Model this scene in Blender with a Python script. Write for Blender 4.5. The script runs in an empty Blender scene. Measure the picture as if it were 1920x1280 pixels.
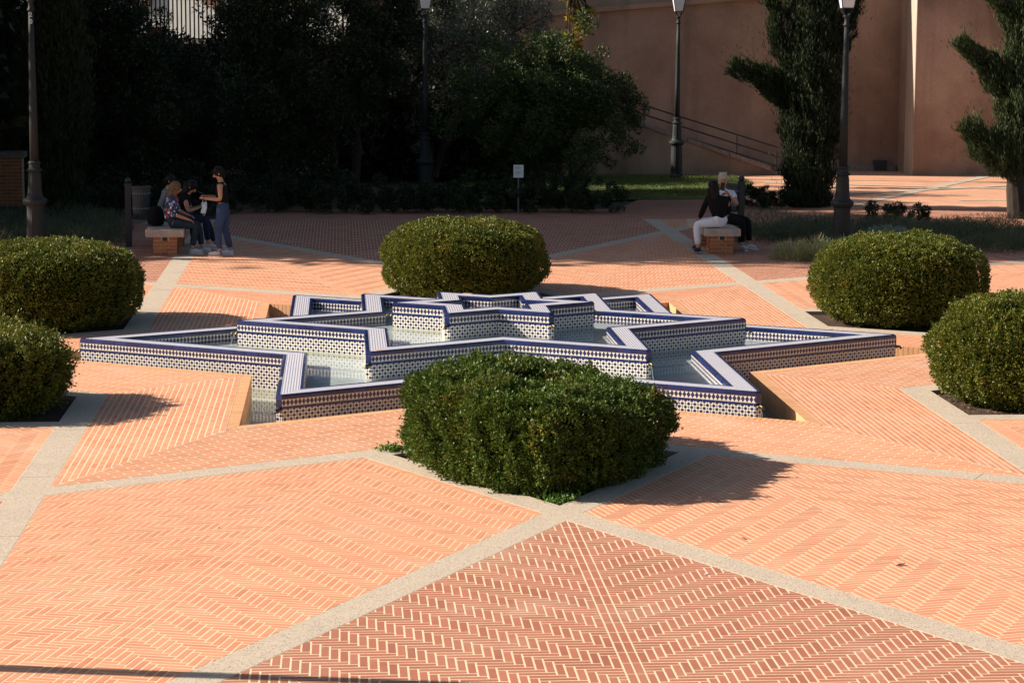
import bpy, math, random
import numpy as np
from mathutils import Vector, Matrix
S = bpy.context.scene
C = S.collection
rng = np.random.default_rng(7)
random.seed(7)
R_ = math.radians

# ------------------------------------------------------------ camera, sky, sun, exposure
cam_d = bpy.data.cameras.new('camera'); cam = bpy.data.objects.new('camera', cam_d); C.objects.link(cam)
cam_d.sensor_width = 36; cam_d.lens = 4304.93 / 1920 * 36; cam_d.clip_end = 2000
M = Matrix(((0.99725231, 0.00494253, -0.07391482, -1.8487),
            (-0.07388398, 0.13887664, -0.98754971, -27.7708),
            (0.00538405, 0.99029735, 0.13886022, 4.1026), (0, 0, 0, 1)))
cam.matrix_world = M
S.camera = cam
SUN_EL = R_(29); AZ = (-0.985, 0.174)
w = bpy.data.worlds.new('World'); S.world = w; w.use_nodes = True
nt = w.node_tree; sky = nt.nodes.new('ShaderNodeTexSky'); sky.sky_type = 'NISHITA'; sky.sun_disc = False; sky.dust_density = 1.5
sky.sun_elevation = SUN_EL; sky.sun_rotation = math.atan2(AZ[0], AZ[1])
nt.links.new(sky.outputs[0], nt.nodes['Background'].inputs[0]); nt.nodes['Background'].inputs[1].default_value = 0.05
sd = bpy.data.lights.new('sun', 'SUN'); sd.energy = 5.0; sd.angle = R_(0.5); sd.color = (1.0, 0.90, 0.78)
so = bpy.data.objects.new('sun', sd); C.objects.link(so)
sdir = Vector((-AZ[0] * math.cos(SUN_EL), -AZ[1] * math.cos(SUN_EL), -math.sin(SUN_EL)))
so.rotation_euler = sdir.to_track_quat('-Z', 'Y').to_euler(); so.location = (-30, 10, 30)
S.view_settings.view_transform = 'Standard'; S.view_settings.look = 'None'
S.view_settings.gamma = 1; S.view_settings.use_curve_mapping = False; S.view_settings.exposure = 1.02
S.render.engine = 'CYCLES'
CAMP = np.array([-1.8487, -27.7708])

# ------------------------------------------------------------ node helpers
class E:
    nt = None
    def __init__(s, v): s.v = v
    def _m(op, *a, clamp=False):
        n = E.nt.nodes.new('ShaderNodeMath'); n.operation = op; n.use_clamp = clamp
        for i, x in enumerate(a):
            x = x.v if isinstance(x, E) else x
            if isinstance(x, (int, float)): n.inputs[i].default_value = x
            else: E.nt.links.new(x, n.inputs[i])
        return E(n.outputs[0])
    def __add__(s, o): return E._m('ADD', s, o)
    __radd__ = __add__
    def __sub__(s, o): return E._m('SUBTRACT', s, o)
    def __rsub__(s, o): return E._m('SUBTRACT', o, s)
    def __mul__(s, o): return E._m('MULTIPLY', s, o)
    __rmul__ = __mul__
    def __truediv__(s, o): return E._m('DIVIDE', s, o)
    def __lt__(s, o): return E._m('LESS_THAN', s, o)
    def __gt__(s, o): return E._m('GREATER_THAN', s, o)
    def frac(s): return E._m('FRACT', s)
    def floor(s): return E._m('FLOOR', s)
    def abs(s): return E._m('ABSOLUTE', s)
    def sin(s): return E._m('SINE', s)
    def max(s, o): return E._m('MAXIMUM', s, o)
    def min(s, o): return E._m('MINIMUM', s, o)

def new_mat(name):
    m = bpy.data.materials.new(name); m.use_nodes = True
    b = m.node_tree.nodes['Principled BSDF']; E.nt = m.node_tree
    return m, m.node_tree, b
def mixc(nt, f, a, b):
    n = nt.nodes.new('ShaderNodeMix'); n.data_type = 'RGBA'
    def put(x, s):
        x = x.v if isinstance(x, E) else x
        if isinstance(x, (tuple, list)): s.default_value = (*x[:3], 1)
        elif isinstance(x, (int, float)): s.default_value = x
        else: nt.links.new(x, s)
    put(f, n.inputs[0]); put(a, n.inputs[6]); put(b, n.inputs[7])
    return n.outputs[2]
def noise(nt, scale, detail=4, coord=None, rough=.55, out=0, stretch=None):
    n = nt.nodes.new('ShaderNodeTexNoise'); n.inputs['Scale'].default_value = scale
    n.inputs['Detail'].default_value = detail; n.inputs['Roughness'].default_value = rough
    if coord is None:
        g = nt.nodes.new('ShaderNodeNewGeometry'); coord = g.outputs['Position']
    if stretch:
        mp = nt.nodes.new('ShaderNodeMapping'); nt.links.new(coord, mp.inputs[0]); mp.inputs['Scale'].default_value = stretch
        coord = mp.outputs[0]
    nt.links.new(coord, n.inputs['Vector'])
    return n.outputs[out]
def remap(nt, s, a, b, c=0, d=1):
    n = nt.nodes.new('ShaderNodeMapRange')
    nt.links.new(s.v if isinstance(s, E) else s, n.inputs[0])
    for i, v in enumerate((a, b, c, d)): n.inputs[i + 1].default_value = v
    return n.outputs[0]
def bump(nt, b, h, strength=.3, dist=.01):
    n = nt.nodes.new('ShaderNodeBump'); n.inputs['Strength'].default_value = strength; n.inputs['Distance'].default_value = dist
    nt.links.new(h.v if isinstance(h, E) else h, n.inputs['Height']); nt.links.new(n.outputs[0], b.inputs['Normal'])
def island(nt):
    g = nt.nodes.new('ShaderNodeNewGeometry'); o = nt.nodes.new('ShaderNodeObjectInfo')
    E.nt = nt
    return (E(g.outputs['Random Per Island']) + E(o.outputs['Random']) * 3.7).frac()

def m_brick(name, c1, c2, c3, wear=.35):
    m, nt, b = new_mat(name)
    r = island(nt)
    col = mixc(nt, r, c1, c2)
    col = mixc(nt, remap(nt, (r * 17.3).frac(), .8, 1.0), col, c3)
    big = noise(nt, 1.1, 5); fine = noise(nt, 60, 3)
    col = mixc(nt, remap(nt, big, .42, .68, 0, wear), col, tuple(x * .55 + .3 * y for x, y in zip(c1, (.75, .62, .45))))
    col = mixc(nt, remap(nt, fine, .35, .8, 0, .28), col, tuple(x * .62 for x in c1))
    st = noise(nt, 3.3, 6, rough=.7)
    col = mixc(nt, remap(nt, st, .56, .76, 0, .45), col, tuple(x * .5 for x in c1))
    gr = noise(nt, .55, 7, rough=.72); col = mixc(nt, remap(nt, gr, .55, .70, 0, .22), col, (.62, .47, .36)); col = mixc(nt, remap(nt, gr, .30, .43, .28, 0), col, tuple(x * .62 for x in c1))
    nt.links.new(col, b.inputs['Base Color']); b.inputs['Roughness'].default_value = .78
    b.inputs['Specular IOR Level'].default_value = .3
    bump(nt, b, fine, .35, .003)
    return m
def m_rough(name, c1, c2, scale=8, rough=.85, bs=.3, bd=.01, c3=None, detail=6, stretch=None, spec=.3):
    m, nt, b = new_mat(name)
    n = noise(nt, scale, detail, stretch=stretch)
    col = mixc(nt, remap(nt, n, .35, .68), c1, c2)
    if c3 is not None:
        n2 = noise(nt, scale * .17, 5, stretch=stretch); col = mixc(nt, remap(nt, n2, .48, .66, 0, .8), col, c3)
    nt.links.new(col, b.inputs['Base Color']); b.inputs['Roughness'].default_value = rough
    b.inputs['Specular IOR Level'].default_value = spec
    bump(nt, b, noise(nt, scale * 3, 4), bs, bd)
    return m
def m_plain(name, c, rough=.6, metal=0, spec=.4, var=.12):
    m, nt, b = new_mat(name)
    n = noise(nt, 25, 4)
    nt.links.new(mixc(nt, remap(nt, n, .35, .7), tuple(x * (1 - var) for x in c), tuple(min(1, x * (1 + var)) for x in c)), b.inputs['Base Color'])
    b.inputs['Roughness'].default_value = rough; b.inputs['Metallic'].default_value = metal
    b.inputs['Specular IOR Level'].default_value = spec
    return m
def m_leaf(name, c1, c2, c3=None, p3=.93, rough=.42, trans=.2, spec=.45, patch=None):
    m, nt, b = new_mat(name)
    r = island(nt)
    col = mixc(nt, r, c1, c2)
    if c3 is not None: 
        col = mixc(nt, (r * 13.7).frac() > p3, col, c3)
        if patch:
            pn = noise(nt, patch, 3)
            f = E(remap(nt, pn, .56, .72)) * ((r * 29.1).frac() > .45)
            col = mixc(nt, f, col, c3)
    v = noise(nt, 2.2, 4)
    col = mixc(nt, remap(nt, v, .35, .7, 0, .45), col, tuple(x * .5 for x in c1))
    nt.links.new(col, b.inputs['Base Color']); b.inputs['Roughness'].default_value = rough
    b.inputs['Specular IOR Level'].default_value = spec
    t = nt.nodes.new('ShaderNodeBsdfTranslucent'); nt.links.new(col, t.inputs[0])
    mx = nt.nodes.new('ShaderNodeMixShader'); mx.inputs[0].default_value = trans
    out = nt.nodes['Material Output']
    nt.links.new(b.outputs[0], mx.inputs[1]); nt.links.new(t.outputs[0], mx.inputs[2]); nt.links.new(mx.outputs[0], out.inputs[0])
    return m

MAT = {}
MAT['orange'] = m_brick('orange_brick', (.57, .225, .116), (.65, .285, .156), (.53, .20, .11))
MAT['coping'] = m_brick('coping_brick', (.64, .33, .155), (.68, .36, .18), (.58, .28, .13), .2)
MAT['red'] = m_brick('red_brick', (.35, .120, .070), (.43, .160, .096), (.31, .105, .066), .2)
MAT['bench_brick'] = m_brick('bench_brick', (.42, .14, .06), (.52, .20, .08), (.3, .09, .04), .1)
def m_mortar():
    m, nt, b = new_mat('mortar')
    n = noise(nt, 45, 4); big = noise(nt, .9, 5)
    col = mixc(nt, remap(nt, n, .3, .7), (.62, .46, .28), (.74, .57, .38))
    col = mixc(nt, remap(nt, big, .45, .7, 0, .35), col, (.60, .37, .21))
    col = mixc(nt, remap(nt, noise(nt, 7, 5, rough=.75), .68, .74, 0, .85), col, (.10, .07, .05))
    nt.links.new(col, b.inputs['Base Color']); b.inputs['Roughness'].default_value = .9
    bump(nt, b, n, .3, .004); return m
MAT['mortar'] = m_mortar()
def m_strip():
    m, nt, b = new_mat('exposed_aggregate')
    g = nt.nodes.new('ShaderNodeNewGeometry')
    v = nt.nodes.new('ShaderNodeTexVoronoi'); v.inputs['Scale']  .default_value = 95; nt.links.new(g.outputs['Position'], v.inputs['Vector'])
    sx = nt.nodes.new('ShaderNodeSeparateColor'); nt.links.new(v.outputs['Color'], sx.inputs[0])
    col = mixc(nt, sx.outputs[0], (.42, .335, .245), (.53, .435, .33))
    col = mixc(nt, remap(nt, sx.outputs[1], .80, .95), col, (.27, .21, .165))
    col = mixc(nt, remap(nt, noise(nt, 1.3, 6, rough=.65), .5, .72, 0, .4), col, (.32, .27, .22))
    nt.links.new(col, b.inputs['Base Color']); b.inputs['Roughness'].default_value = .85
    bump(nt, b, v.outputs['Distance'], .35, .004); return m
MAT['strip'] = m_strip()
MAT['soil'] = m_rough('planter_soil', (.045, .026, .016), (.11, .065, .04), 30, .95, .9, .03, (.07, .05, .03))
MAT['earth'] = m_rough('earth', (.05, .04, .028), (.10, .08, .05), 6, .95, .6, .03)
MAT['path'] = m_rough('path', (.36, .16, .10), (.44, .21, .13), 5, .9, .3, .01, (.30, .15, .10))
def m_farpave():
    m, nt, b = new_mat('far_paving')
    g = nt.nodes.new('ShaderNodeNewGeometry'); br = nt.nodes.new('ShaderNodeTexBrick')
    nt.links.new(g.outputs['Position'], br.inputs['Vector']); br.inputs['Scale'].default_value = 1
    br.inputs['Brick Width'].default_value = .25; br.inputs['Row Height'].default_value = .0645; br.inputs['Mortar Size'].default_value = .008
    br.inputs['Color1'].default_value = (.52, .20, .11, 1); br.inputs['Color2'].default_value = (.60, .27, .15, 1); br.inputs['Mortar'].default_value = (.68, .52, .33, 1)
    col = mixc(nt, remap(nt, noise(nt, .8, 6, rough=.7), .4, .68, 0, .6), br.outputs[0], (.40, .17, .11))
    nt.links.new(col, b.inputs['Base Color']); b.inputs['Roughness'].default_value = .85; return m
MAT['farpave'] = m_farpave()
def m_wall(k=1.0):
    m, nt, b = new_mat('retaining_wall_render')
    big = noise(nt, .35, 6, rough=.6); st = noise(nt, 1.2, 6, stretch=(1, 1, .08)); fine = noise(nt, 30, 5, rough=.7); sp = noise(nt, 14, 3)
    col = mixc(nt, remap(nt, big, .40, .60), tuple(v * k for v in (.25, .155, .100)), tuple(v * k for v in (.44, .295, .205)))
    col = mixc(nt, remap(nt, st, .48, .70, 0, .7), col, (.15, .10, .08))
    col = mixc(nt, remap(nt, fine, .4, .75, 0, .4), col, (.13, .085, .065))
    col = mixc(nt, remap(nt, sp, .66, .72, 0, .4), col, (.38, .29, .24))
    nt.links.new(col, b.inputs['Base Color']); b.inputs['Roughness'].default_value = .92
    bump(nt, b, fine, .7, .03); return m
MAT['wall'] = m_wall()
MAT['wall_lit'] = m_wall(1.18)  # lighter copy: extra light on the projecting section is in the colour
MAT['concrete'] = m_rough('pool_render', (.44, .43, .34), (.54, .52, .42), 5, .8, .2, .01, (.35, .37, .27))
MAT['basin'] = m_rough('basin_render', (.54, .57, .55), (.66, .68, .66), 4, .7, .2, .01, (.44, .49, .46))
MAT['stone'] = m_rough('bench_stone', (.44, .34, .27), (.55, .44, .36), 35, .7, .2, .004, (.36, .28, .23))
MAT['greystone'] = m_rough('coping_stone', (.20, .16, .13), (.28, .23, .19), 12, .85, .4, .01)
def m_tile():
    m, nt, b = new_mat('glazed_wall_tiles')
    uv = nt.nodes.new('ShaderNodeUVMap'); sp = nt.nodes.new('ShaderNodeSeparateXYZ'); nt.links.new(uv.outputs[0], sp.inputs[0])
    u = E(sp.outputs[0]); v = E(sp.outputs[1])
    cell = .0355
    vv = v - .145
    s = (u + vv) / (2 * cell); t = (u - vv) / (2 * cell)
    def cent(x): return ((x + .5).frac() - .5).abs()
    big = cent(s).max(cent(t)) < .30
    a1 = cent(s + .5); a2 = cent(t + .5)
    small = (a1 + a2) < .215
    lat = big.max(small)
    fu = ((u / .047).frac() - .5).abs(); y = ((v - .0805) / .0375).abs()
    dia = ((fu * 2.0 + y) < .97).max(((fu < .07) * (y < .93)).max(y < .07))
    inband = (v > .043) * (v < .118)
    blue = (v < .043).max((v > .118) * (v < .145))
    ink = blue.max(inband * dia).max((v > .145) * lat)
    ck = noise(nt, 3, 5); 
    white = mixc(nt, remap(nt, ck, .4, .7, 0, .6), (.74, .69, .60), (.58, .51, .41))
    low = (v > .30)
    wn = noise(nt, 22, 2)
    dark = mixc(nt, remap(nt, wn, .45, .62), (.022, .022, .085), (.05, .03, .07))
    blu = mixc(nt, remap(nt, noise(nt, 9, 3), .3, .7), (.010, .017, .085), (.016, .028, .13))
    inkc = mixc(nt, blue, dark, blu)
    chip = E(noise(nt, 7.5, 5, rough=.8)) > .76
    col = mixc(nt, ink, white, inkc)
    col = mixc(nt, chip * .7, col, (.50, .30, .20))
    ju = (((u + .01775) / .142).frac() - .5).abs() > .492; jv = (((vv + .01775) / .142).frac() - .5).abs() > .492
    col = mixc(nt, ju.max(jv * (v > .145)) * .75, col, (.45, .42, .38))
    nt.links.new(col, b.inputs['Base Color']); b.inputs['Roughness'].default_value = .22
    b.inputs['Specular IOR Level'].default_value = .5
    bump(nt, b, noise(nt, 12, 3), .12, .01); return m
MAT['tile'] = m_tile()
def m_cap():
    m, nt, b = new_mat('glazed_cap_tiles')
    uv = nt.nodes.new('ShaderNodeUVMap'); sp = nt.nodes.new('ShaderNodeSeparateXYZ'); nt.links.new(uv.outputs[0], sp.inputs[0])
    u = E(sp.outputs[0]); v = E(sp.outputs[1])
    f = ((v / .0286).frac() - .5).abs()
    sc = (u * (2 * math.pi / .022)).sin() * .07
    line = (f + sc) < .19
    core = (f < .05)
    col = mixc(nt, line, (.74, .72, .71), (.22, .22, .40)); col = mixc(nt, core * .6, col, (.55, .42, .42))
    col = mixc(nt, remap(nt, noise(nt, 6, 5), .5, .75, 0, .35), col, (.5, .46, .42))
    ju = ((u / .2).frac() - .5).abs() > .49
    col = mixc(nt, ju * .6, col, (.4, .38, .36))
    nt.links.new(col, b.inputs['Base Color']); b.inputs['Roughness'].default_value = .25
    bump(nt, b, f, .25, .004); return m
MAT['cap'] = m_cap()
def m_trim():
    m, nt, b = new_mat('blue_glaze')
    r = island(nt)
    col = mixc(nt, r, (.008, .013, .055), (.015, .027, .115)); col = mixc(nt, (r * 19.1).frac() > .992, col, (.5, .36, .26))
    nt.links.new(col, b.inputs['Base Color']); b.inputs['Roughness'].default_value = .16; bump(nt, b, noise(nt, 15, 3), .15, .01)
    b.inputs['Specular IOR Level'].default_value = .6
    return m
MAT['trim'] = m_trim()
def m_water():
    m, nt, b = new_mat('pool_water'); nt.nodes.remove(b); out = nt.nodes['Material Output']
    tr = nt.nodes.new('ShaderNodeBsdfTransparent'); tr.inputs[0].default_value = (.90, .94, .95, 1)
    gl = nt.nodes.new('ShaderNodeBsdfGlossy'); gl.inputs['Roughness'].default_value = .02
    lw = nt.nodes.new('ShaderNodeLayerWeight'); lw.inputs[0].default_value = .5; E.nt = nt; fr = E._m('POWER', E(lw.outputs['Facing']), 5.0) * .97 + .025
    bp = nt.nodes.new('ShaderNodeBump'); bp.inputs['Strength'].default_value = .07; bp.inputs['Distance'].default_value = .01
    nt.links.new(noise(nt, 6, 3, stretch=(1, 2.2, 1)), bp.inputs['Height'])
    nt.links.new(bp.outputs[0], gl.inputs['Normal'])
    mx = nt.nodes.new('ShaderNodeMixShader'); nt.links.new(fr.v, mx.inputs[0]); nt.links.new(tr.outputs[0], mx.inputs[1]); nt.links.new(gl.outputs[0], mx.inputs[2])
    nt.links.new(mx.outputs[0], out.inputs[0]); return m
MAT['water'] = m_water()
def m_jet():
    m, nt, b = new_mat('falling_water'); b.inputs['Base Color'].default_value = (.9, .95, 1, 1); b.inputs['Transmission Weight'].default_value = .8; b.inputs['Roughness'].default_value = .1; b.inputs['IOR'].default_value = 1.33; return m
MAT['jet'] = m_jet()
MAT['iron'] = m_plain('lamp_iron', (.020, .023, .024), .6, .0, .25)
MAT['black_iron'] = m_plain('black_iron', (.03, .03, .032), .5, 0, .4)
MAT['bronze'] = m_plain('bronze', (.16, .12, .06), .4, .7, .4, .4)
MAT['opal'] = m_plain('opal_glass', (.75, .77, .78), .25, 0, .5, .03)
MAT['white'] = m_plain('white_paint', (.78, .78, .76), .5)
MAT['skin'] = m_plain('skin', (.48, .25, .17), .55, 0, .35, .06)
MAT['bark'] = m_rough('bark', (.03, .022, .016), (.06, .045, .033), 20, .95, .9, .03, stretch=(1, 1, .25))

# ------------------------------------------------------------ mesh helpers
def tag(o, label=None, cat=None, group=None, kind=None):
    if label: o['label'] = label
    if cat: o['category'] = cat
    if group: o['group'] = group
    if kind: o['kind'] = kind
    return o
def link(o, parent=None):
    C.objects.link(o)
    if parent is not None: o.parent = parent
    return o
def empty(name, loc=(0, 0, 0), rz=0, **k):
    o = bpy.data.objects.new(name, None); link(o); o.location = loc; o.rotation_euler = (0, 0, rz); o.empty_display_size = .2
    return tag(o, **k)
def mesh_obj(name, verts, faces, mat, parent=None, uvs=None, smooth=False, **k):
    me = bpy.data.meshes.new(name); me.from_pydata([tuple(map(float, v)) for v in verts], [], faces); me.materials.append(mat)
    if uvs is not None:
        l = me.uv_layers.new(name='UVMap'); l.data.foreach_set('uv', np.array(uvs, dtype=np.float32).ravel())
    if smooth: me.polygons.foreach_set('use_smooth', [True] * len(me.polygons))
    me.update(); o = bpy.data.objects.new(name, me); link(o, parent); return tag(o, **k)
def np_mesh(name, V, F, mat, parent=None, **k):
    """V (n,3), F (m,k) uniform polygons"""
    me = bpy.data.meshes.new(name); n = len(V); m, kk = F.shape
    me.vertices.add(n); me.vertices.foreach_set('co', V.astype(np.float32).ravel())
    me.loops.add(m * kk); me.loops.foreach_set('vertex_index', F.astype(np.int32).ravel())
    me.polygons.add(m); me.polygons.foreach_set('loop_start', np.arange(0, m * kk, kk, dtype=np.int32))
    me.polygons.foreach_set('loop_total', np.full(m, kk, dtype=np.int32))
    me.update(calc_edges=True); me.materials.append(mat)
    o = bpy.data.objects.new(name, me); link(o, parent); return tag(o, **k)
class MB:
    def __init__(s): s.v = []; s.f = []
    def add(s, v, f):
        n = len(s.v); s.v += [tuple(x) for x in v]; s.f += [tuple(i + n for i in q) for q in f]; return s
    def box(s, c, d, rz=0):
        x, y, z = (q / 2 for q in d); ca, sa = math.cos(rz), math.sin(rz)
        v = [(c[0] + a * ca - b_ * sa, c[1] + a * sa + b_ * ca, c[2] + e) for e in (-z, z) for a, b_ in ((-x, -y), (x, -y), (x, y), (-x, y))]
        return s.add(v, [(3, 2, 1, 0), (4, 5, 6, 7), (0, 1, 5, 4), (1, 2, 6, 5), (2, 3, 7, 6), (3, 0, 4, 7)])
    def tube(s, pts, rad, n=8, cap=True):
        pts = [Vector(p) for p in pts]; rad = rad if isinstance(rad, (list, tuple)) else [rad] * len(pts)
        base = len(s.v); ref = Vector((0.13, .21, .97))
        for i, p in enumerate(pts):
            t = (pts[min(i + 1, len(pts) - 1)] - pts[max(i - 1, 0)]).normalized()
            if abs(t.dot(ref)) > .95: ref2 = Vector((1, 0, 0))
            else: ref2 = ref
            a = t.cross(ref2).normalized(); b = t.cross(a)
            for j in range(n):
                q = 2 * math.pi * j / n; s.v.append(tuple(p + (a * math.cos(q) + b * math.sin(q)) * rad[i]))
        for i in range(len(pts) - 1):
            for j in range(n):
                k = (j + 1) % n; s.f.append((base + i * n + j, base + i * n + k, base + (i + 1) * n + k, base + (i + 1) * n + j))
        if cap:
            s.f.append(tuple(base + j for j in range(n))[::-1]); s.f.append(tuple(base + (len(pts) - 1) * n + j for j in range(n)))
        return s
    def lathe(s, prof, n=20, c=(0, 0, 0), rf=None):
        base = len(s.v)
        for i, (r, z) in enumerate(prof):
            for j in range(n):
                a = 2 * math.pi * j / n; rr = r * (rf(a, z) if rf else 1)
                s.v.append((c[0] + rr * math.cos(a), c[1] + rr * math.sin(a), c[2] + z))
        for i in range(len(prof) - 1):
            for j in range(n):
                k = (j + 1) % n; s.f.append((base + i * n + j, base + i * n + k, base + (i + 1) * n + k, base + (i + 1) * n + j))
        s.f.append(tuple(base + j for j in range(n))[::-1]); s.f.append(tuple(base + (len(prof) - 1) * n + j for j in range(n)))
        return s
    def build(s, name, mat, parent=None, smooth=False, **k): return mesh_obj(name, s.v, s.f, mat, parent, smooth=smooth, **k)

def clip(poly, planes):
    """convex 2-D polygon clipped to n.p >= d"""
    for nx, ny, d in planes:
        out = []
        for i in range(len(poly)):
            a = poly[i]; b = poly[(i + 1) % len(poly)]
            da = nx * a[0] + ny * a[1] - d; db = nx * b[0] + ny * b[1] - d
            if da >= 0: out.append(a)
            if (da >= 0) != (db >= 0):
                t = da / (da - db); out.append((a[0] + t * (b[0] - a[0]), a[1] + t * (b[1] - a[1])))
        poly = out
        if len(poly) < 3: return []
    return poly
def area(p): return .5 * sum(p[i][0] * p[(i + 1) % len(p)][1] - p[(i + 1) % len(p)][0] * p[i][1] for i in range(len(p)))
def poly_planes(p):
    if area(p) < 0: p = p[::-1]
    out = []
    for i in range(len(p)):
        a = p[i]; b = p[(i + 1) % len(p)]; ex, ey = b[0] - a[0], b[1] - a[1]; l = math.hypot(ex, ey)
        if l < 1e-6: continue
        nx, ny = -ey / l, ex / l; out.append((nx, ny, nx * a[0] + ny * a[1]))
    return out
def nd(a): return (math.cos(R_(a)), math.sin(R_(a)))
def HP(a, d, sgn=1): n = nd(a); return (n[0] * sgn, n[1] * sgn, d * sgn)   # n.p>=d (sgn 1) or <=d (sgn -1)
BIG = [(-60, -60), (60, -60), (60, 60), (-60, 60)]
A0, A1, B0, B1 = 4.42, 4.74, 4.33, 4.62
YB, YF, XL = 19.6, -17.0, 11.5          # plaza limits
LIM = [(0, 1, YF), (0, -1, -YB), (1, 0, -XL - 1), (-1, 0, -XL - 1)]

# ------------------------------------------------------------ brick laying
BW, BL, JT = .0625, .25, .0135
def rect_bricks(planes, mode):
    """rectangles (u0,v0,u1,v1) covering the bounding box of the half-plane polygon in the local frame"""
    return
def lay(local_poly, rects, inset=JT / 2):
    """keep rects inside, clip those on the border. returns full rects array and list of clipped polys"""
    pl = poly_planes(local_poly)
    r = np.array(rects) + np.array([inset, inset, -inset, -inset])
    cx = r[:, [0, 2, 2, 0]]; cy = r[:, [1, 1, 3, 3]]
    mn = np.full(len(r), 1e9); mx = np.full(len(r), 1e9)
    for nx, ny, d in pl:
        s = nx * cx + ny * cy - d - inset
        mn = np.minimum(mn, s.min(1)); mx = np.minimum(mx, s.max(1))
    full = r[mn >= 0]; part = r[(mn < 0) & (mx > 0)]
    pl2 = [(a, b, c + inset) for a, b, c in pl]; polys = []
    for q in part:
        p = clip([(q[0], q[1]), (q[2], q[1]), (q[2], q[3]), (q[0], q[3])], pl2)
        if p and abs(area(p)) > 2e-4: polys.append(p)
    return full, polys
def herring(poly, sgn, off=(0, 0)):
    xs = [p[0] for p in poly]; ys = [p[1] for p in poly]
    x0, x1, y0, y1 = (v / BW for v in (min(xs), max(xs), min(ys), max(ys)))
    out = []; n = 4
    # cells k*(1,sgn*-1)+m*(n, sgn*n)
    for m in range(-int(abs(x1 - x0) + abs(y1 - y0)), int(abs(x1 - x0) + abs(y1 - y0)) + 1):
        pass
    if sgn < 0: Y0, Y1 = -y1, -y0
    else: Y0, Y1 = y0, y1
    # x = k + n m ; y = -k + n m   =>  m=(x+y)/(2n), k=(x-y)/2
    mlo = int((x0 + Y0) / (2 * n)) - 3; mhi = int((x1 + Y1) / (2 * n)) + 3
    for m in range(mlo, mhi + 1):
        klo = int(max(x0 - n * m - 6, n * m - Y1 - 6)); khi = int(min(x1 - n * m + 6, n * m - Y0 + 6))
        for k in range(klo, khi + 1):
            a = k + n * m + off[0]; b = -k + n * m + off[1]
            for q in ((a, b, a + 1, b + n), (a + 1, b + n - 1, a + 1 + n, b + n)):
                if q[2] < x0 or q[0] > x1 or q[3] < Y0 or q[1] > Y1: continue
                if sgn < 0: q = (q[0], -q[3], q[2], -q[1])
                out.append([v * BW for v in q])
    return out
def running(poly):
    xs = [p[0] for p in poly]; ys = [p[1] for p in poly]; out = []
    P = .0645
    i0 = int(min(xs) / P) - 1
    for i in range(i0, int(max(xs) / P) + 2):
        j0 = math.floor(min(ys) / BL) - 1
        for j in range(j0, int(max(ys) / BL) + 2):
            o = (.5 if i % 2 else 0) * BL
            out.append([i * P, j * BL + o, (i + 1) * P, (j + 1) * BL + o])
    return out
def brick_mesh(name, frame, full, polys, zf, mat, parent, th=.03, kind='stuff'):
    """frame: (origin, angle of local v axis); zf(x,y)->z"""
    (ox, oy), ang = frame; ca, sa = math.cos(ang), math.sin(ang)
    # local u -> (ca,sa), v -> (-sa,ca)
    def W(x, y): return ox + x * ca - y * sa, oy + x * sa + y * ca
    V = []; F4 = []
    if len(full):
        cx = full[:, [0, 2, 2, 0]]; cy = full[:, [1, 1, 3, 3]]; X, Y = W(cx, cy); Z = zf(X, Y)
        n = len(full); dz = np.abs(rng.normal(0, .0004, (n, 1))) + rng.normal(0, .00012, (n, 4))
        top = np.stack([X, Y, Z + dz], -1); bot = np.stack([X, Y, Z - th], -1)
        V = np.concatenate([top, bot], 1).reshape(-1, 3)
        b = (np.arange(n) * 8)[:, None]
        F4 = np.concatenate([b + np.array(q) for q in ((0, 1, 2, 3), (1, 0, 4, 5), (2, 1, 5, 6), (3, 2, 6, 7), (0, 3, 7, 4))], 0)
    verts = list(map(tuple, V)); faces = [tuple(map(int, f)) for f in F4]
    for p in polys:
        if area(p) < 0: p = p[::-1]
        n = len(p); b = len(verts); dz = abs(rng.normal(0, .0004))
        for th_ in (None, th):
            for x, y in p:
                X, Y = W(x, y); Z = float(zf(np.array(X), np.array(Y))); verts.append((X, Y, Z + dz if th_ is None else Z - th))
        faces.append(tuple(range(b, b + n)))
        for i in range(n):
            j = (i + 1) % n; faces.append((b + j, b + i, b + n + i, b + n + j))
    if not verts: return None
    me = bpy.data.meshes.new(name); me.from_pydata(verts, [], faces); me.materials.append(mat); me.update()
    o = bpy.data.objects.new(name, me); link(o, parent)
    if kind: o['kind'] = kind
    return o
_bm = {}
def single_brick_mesh(w, l, mat):
    key = (round(w, 3), round(l, 3), mat.name)
    if key not in _bm:
        c = .0008; x, y = w / 2, l / 2
        v = [(-x, -y, -.03), (x, -y, -.03), (x, y, -.03), (-x, y, -.03), (-x, -y, -c), (x, -y, -c), (x, y, -c), (-x, y, -c), (-x + c, -y + c, 0), (x - c, -y + c, 0), (x - c, y - c, 0), (-x + c, y - c, 0)]
        f = [(3, 2, 1, 0), (8, 9, 10, 11)] + [(a + i, a + (i + 1) % 4, b + (i + 1) % 4, b + i) for a, b in ((0, 4), (4, 8)) for i in range(4)]
        me = bpy.data.meshes.new('brick'); me.from_pydata(v, [], f); me.materials.append(mat); me.update(); _bm[key] = me
    return _bm[key]
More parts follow.
